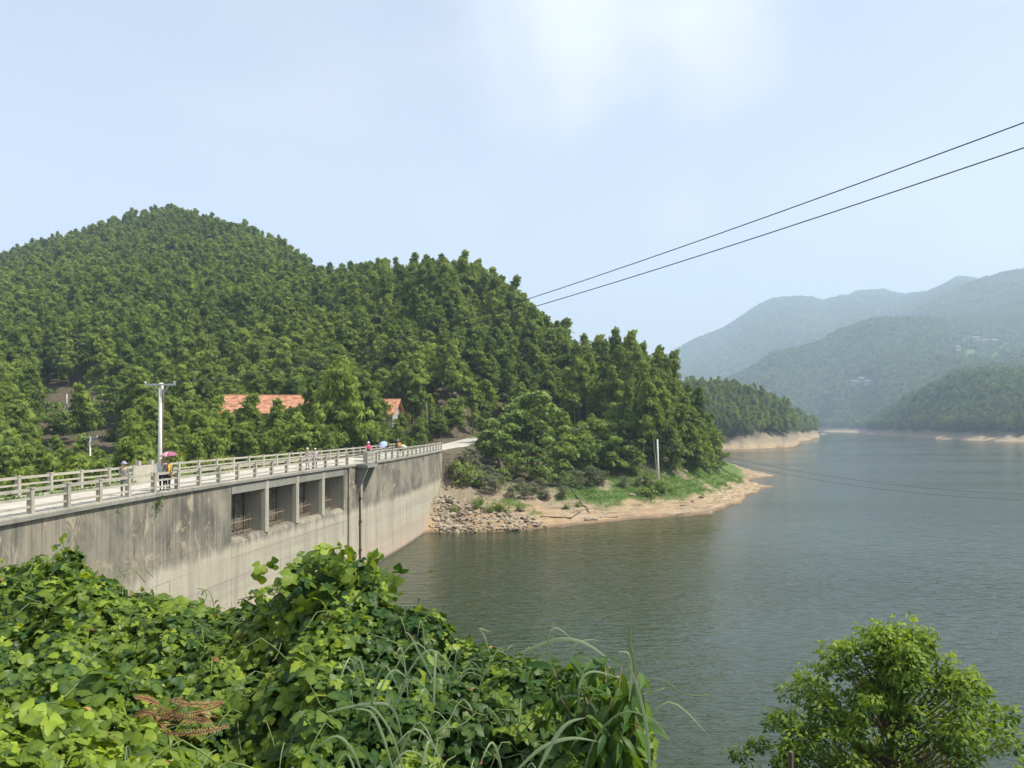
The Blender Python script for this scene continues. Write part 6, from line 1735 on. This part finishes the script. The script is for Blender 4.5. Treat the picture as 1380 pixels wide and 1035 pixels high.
hero = [([P3(700, 880, 6.1), P3(752, 862, 6.0), P3(790, 868, 5.9), P3(825, 892, 5.8)], .028, .85),
        ([P3(876, 1045, 4.6), P3(872, 985, 4.6), P3(860, 930, 4.6), P3(846, 890, 4.6)], .020, .8),
        ([P3(858, 935, 4.9), P3(853, 885, 4.9), P3(848, 862, 4.9), P3(850, 838, 4.9)], .026, .4),
        ([P3(848, 945, 4.9), P3(851, 900, 4.9), P3(846, 880, 4.9), P3(832, 879, 4.9)], .018, .7),
        ([P3(690, 1045, 4.5), P3(730, 1008, 4.5), P3(770, 995, 4.5), P3(808, 1000, 4.5)], .022, .75),
        ([P3(722, 1045, 4.5), P3(745, 1000, 4.5), P3(765, 975, 4.5), P3(790, 967, 4.5)], .024, .8),
        ([P3(745, 905, 6.0), P3(738, 862, 6.0), P3(750, 846, 6.0), P3(776, 866, 6.0)], .013, .5),
        ([P3(772, 890, 6.0), P3(775, 868, 6.0), P3(795, 862, 6.0), P3(808, 864, 6.0)], .008, 1.0),
        ([P3(780, 960, 5.5), P3(782, 920, 5.5), P3(800, 905, 5.5), P3(838, 915, 5.5)], .02, .6)]
grass_clump((px(760, 5.2), 5.2, 11.1), 'long pale silver grass blades arching over the shrub at the right end of the foreground', hero + rand_blades(660, 850, 4.9, 6.4, 15, 2, .4, .8))
hero2 = [([P3(440, 960, 5.6), P3(500, 948, 5.6), P3(532, 960, 5.6), P3(548, 1035, 5.6)], .022, .6), ([P3(590, 930, 6.3), P3(565, 880, 6.3), P3(552, 856, 6.3), P3(545, 852, 6.3)], .018, .85),
         ([P3(660, 880, 6.6), P3(652, 856, 6.6), P3(646, 847, 6.6), P3(662, 852, 6.6)], .014, .9), ([P3(530, 1040, 5), P3(515, 990, 5), P3(500, 960, 5), P3(478, 955, 5)], .02, .8), ([P3(545, 1045, 5), P3(528, 990, 5), P3(505, 956, 5), P3(490, 952, 5)], .015, .7)]
grass_clump((px(520, 5.4), 5.4, 11.2), 'few long bent grass blades left of the tall grass, among the vine leaves', hero2 + rand_blades(440, 560, 4.8, 6.8, 7, 3, .35, .7, .010))
grass_clump((px(640, 6.9), 6.9, 11.1), 'thin grass stalks on the rim of the bank before the lake', rand_blades(560, 720, 6.3, 7.2, 14, 4, .3, .6, .008))

# ------------------------------------------------------------------ drooping shrub at the right end
LL = leaf_template([(0, .015), (.15, .10), (.4, .155), (.7, .12), (1.0, .0)], .25, .35)
e = empty('drooping_shrub', (px(810, 5.6), 5.6, 10.4)); tag(e, 'dark green shrub with long drooping pointed leaves at the right end of the foreground', 'shrub')
EO = Vector(e.location)
lm = []
for i in range(5):
    tnn = np.full((len(LL[0]), 4), [.1, .28, .45, .62, .9][i]); tnn[:, 3] = 1; v = LL[0].copy(); v[:, 2] -= (.1 + .08 * i) * v[:, 1] ** 2
    me = mesh_np('leaf', v, LL[1], tnn); me.materials.append(M['shrub']); me.polygons.foreach_set('use_smooth', np.ones(len(me.polygons), bool)); lm.append(me)
g = np.random.default_rng(31)
stems = []
for p_, py_, Y_ in [(745, 900, 5.8), (770, 885, 5.9), (795, 890, 5.7), (815, 885, 5.7), (838, 895, 5.5), (860, 905, 5.4), (868, 930, 5.3), (850, 950, 5.2), (825, 940, 5.3), (800, 935, 5.4), (775, 930, 5.5), (755, 940, 5.5), (840, 985, 5.0), (815, 990, 5.1), (862, 975, 5.1), (735, 925, 5.8), (790, 965, 5.2)]:
    tip = P3(p_, py_, Y_); foot = EO + Vector((g.normal(0, .12), g.normal(0, .12), 0)); midp = foot.lerp(tip, .6) + Vector((0, 0, .12))
    MB().tube([foot - EO, midp - EO, tip - EO], [.012, .008, .004], 5).build('stem', M['twig'], e, True)
    for k in range(15):
        t = .45 + .55 * (k / 14); c = foot.lerp(midp, min(1, t / .6)) if t < .6 else midp.lerp(tip, (t - .6) / .4)
        o = bpy.data.objects.new('leaf', lm[int(np.clip(g.normal(2, 1.1), 0, 4))]); link(o, e)
        yaw_ = g.uniform(0, 6.28); tl = g.uniform(.1, .95) if k < 13 else g.uniform(-.5, .4)
        mt = rotmats(1, np.array([tl]), np.array([yaw_]), np.array([g.normal(0, .4)]))[0]
        o.matrix_basis = Matrix.Translation(c - EO) @ Matrix([list(r__) for r__ in mt]).to_4x4() @ Matrix.Scale(float(g.uniform(.13, .25)), 4)

# ------------------------------------------------------------------ dead orange fern
e = empty('dead_fern', P3(240, 985, 6.3)); tag(e, 'withered orange brown fern fronds among the green vine leaves', 'fern'); EO = Vector(e.location)
def frond(a, b, c, w, tv):
    pts = [Vector(a) - EO, Vector(b) - EO, Vector(c) - EO]; V = []; F = []
    N = 26; prev = None
    def Q(t): return pts[0] * (1 - t) ** 2 + pts[1] * 2 * t * (1 - t) + pts[2] * t * t
    for i in range(N):
        t = i / (N - 1); c_ = Q(t); d = (Q(min(1, t + .03)) - Q(max(0, t - .03))).normalized(); sd_ = d.cross(Vector((.1, -.55, .8))).normalized()
        L = w * math.sin(math.pi * min(1, t * .86 + .14)) ** .8 * rr.uniform(.6, 1.1)
        for s_ in (-1, 1):
            tip = c_ + sd_ * s_ * L + d * L * .45 + Vector((0, 0, rr.uniform(-.25, .3) * L)); h = d * w * .13; m_ = c_.lerp(tip, .5)
            b = len(V); V += [c_ - h * .3, m_ - h, tip, m_ + h]; F.append((b, b + 1, b + 2, b + 3))
    T = np.clip(np.full((len(V), 4), tv) + g.normal(0, .2, (len(V), 1)), 0, 1); T[:, 3] = 1
    fr = new_obj('frond', mesh_np('frond', np.array([v[:] for v in V]), np.array(F), T), M['fern'], e)
    MB().tube([Q(t) for t in np.linspace(0, 1, 8)], .004, 4).build('stalk', M['rustpipe'], fr)
Yf = 6.2
frond(P3(300, 945, Yf + .2), P3(262, 955, Yf), P3(226, 942, Yf), .045, .5)
frond(P3(285, 972, Yf), P3(250, 968, Yf - .1), P3(190, 960, Yf), .05, .3)
frond(P3(308, 978, Yf), P3(275, 990, Yf - .2), P3(215, 990, Yf - .1), .045, .6)
frond(P3(300, 948, Yf), P3(285, 958, Yf), P3(250, 962, Yf), .04, .7)
frond(P3(215, 978, Yf), P3(225, 985, Yf), P3(208, 1000, Yf), .05, .7)
gq = random.Random(8)
for q in range(11):
    cx_, cy_ = gq.uniform(205, 300), gq.uniform(945, 992); a_ = gq.gauss(0, .45) + (math.pi if gq.random() < .6 else 0); L_ = gq.uniform(18, 42)
    frond(P3(cx_, cy_, Yf + gq.uniform(-.15, .2)), P3(cx_ + math.cos(a_) * L_ * .5, cy_ + math.sin(a_) * L_ * .4 - gq.uniform(0, 6), Yf), P3(cx_ + math.cos(a_) * L_, cy_ + math.sin(a_) * L_ * .8 + 3, Yf), gq.uniform(.02, .042), gq.uniform(.3, .9))

# ------------------------------------------------------------------ tree at the bottom right
TX, TY = px(1200, 10.8), 10.8
tz0 = float(bank_ground(np.array([TX]), np.array([TY]))[0])
e = empty('young_camphor_tree', (TX, TY, tz0)); tag(e, 'young round crowned tree with small glossy leaves at the bottom right over the water', 'tree')
g = np.random.default_rng(55)
topz = pz(836, TY) - tz0
# outline of the crown in (half-width left, right) by height below the top
def crown_w(dz): return np.interp(dz, [0, .15, .45, .8, 1.15, 1.5, 2.0, 2.6, 3.4, 4.2], [.08, .30, .66, .95, 1.25, 1.55, 1.85, 1.9, 1.6, 1.0])
ncl = 400
dz = g.uniform(.02, 1, ncl) ** .85 * 3.9; ang = g.uniform(0, 6.283, ncl); rr_ = crown_w(dz) * g.uniform(.02, 1.0, ncl) ** .5
# lopsided lobes
lob = 1 + .12 * np.sin(ang * 2 + dz * 1.8) + .16 * np.sin(ang * 4 + 1 + dz * 3.5) + g.uniform(-.06, .16, ncl)
cx = np.cos(ang) * rr_ * lob; cy = np.sin(ang) * rr_ * lob * .9; czl = topz - dz
cl = np.stack([cx, cy, czl], 1); cr_ = g.uniform(.14, .30, ncl)
mb = MB(); mb.tube([(0, 0, -.6), (.05, .02, topz * .35), (-.03, 0, topz * .65), (0, 0, topz - .35)], [.11, .085, .05, .012], 8)
mb.build('trunk', M['bark'], e, True)
bb = MB()
for i in range(ncl):
    h0 = max(.8, czl[i] - .55 - rr_[i] * .35); st_ = Vector((0, 0, min(h0, topz - .5))); en = Vector(cl[i]); md_ = st_.lerp(en, .55) + Vector((0, 0, -.05))
    bb.tube([st_, md_, en], [.013, .009, .003], 4)
bb.build('limbs', M['twig'], e, True)
n = 36000; k = g.integers(0, ncl, n); d = g.normal(0, 1, (n, 3)); d /= np.linalg.norm(d, axis=1)[:, None]
rad = cr_[k] * g.uniform(.1, 1.0, n) ** .5
pos = cl[k] + d * rad[:, None] * np.array([1, 1, .8])
LT = leaf_template([(0, .03), (.25, .24), (.6, .25), (1.0, .0)], .2, .2)
yaw = np.arctan2(d[:, 1], d[:, 0]) + g.normal(0, .8, n)
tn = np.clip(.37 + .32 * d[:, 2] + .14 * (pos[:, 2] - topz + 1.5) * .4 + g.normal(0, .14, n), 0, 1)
V, F, T = scatter(LT[0], LT[1], pos, rotmats(n, g.uniform(-.3, 1.0, n), yaw, g.normal(0, .6, n)), g.uniform(.05, .098, n), np.stack([tn, tn, tn, np.ones(n)], 1))
o = new_obj('crown', mesh_np('crown', V, F, T), M['treeleaf'], e, True)
# thin stake beside it
tag(MB().tube([(px(1066, 9.6), 9.6, 5.5), (px(1066, 9.6), 9.6, pz(1013, 9.6))], .03, 6).build('thin_stake', M['bark']), 'short dark stake at the lower left of the young tree', 'stake')

# ================================================================== HAZE
hz = MB().box((0, 0, 0), (1, 1, 1)).mesh('haze')
m = bpy.data.materials.new('valley_haze'); m.use_nodes = True; nn_ = m.node_tree.nodes; nn_.clear()
oo = nn_.new('ShaderNodeOutputMaterial'); vv = nn_.new('ShaderNodeVolumePrincipled')
vv.inputs['Color'].default_value = (0.66, 0.815, 0.985, 1); vv.inputs['Density'].default_value = 0.00028; vv.inputs['Anisotropy'].default_value = 0.2
m.node_tree.links.new(vv.outputs[0], oo.inputs['Volume'])
hz.materials.append(m)
h = bpy.data.objects.new('haze', hz); COL.objects.link(h)
zt = float(ZZ.max()) + 60; zb = -8.0
h.location = (300, 2330, (zt + zb) / 2); h.scale = (10600, 4860, zt - zb)
tag(h, kind='stuff')
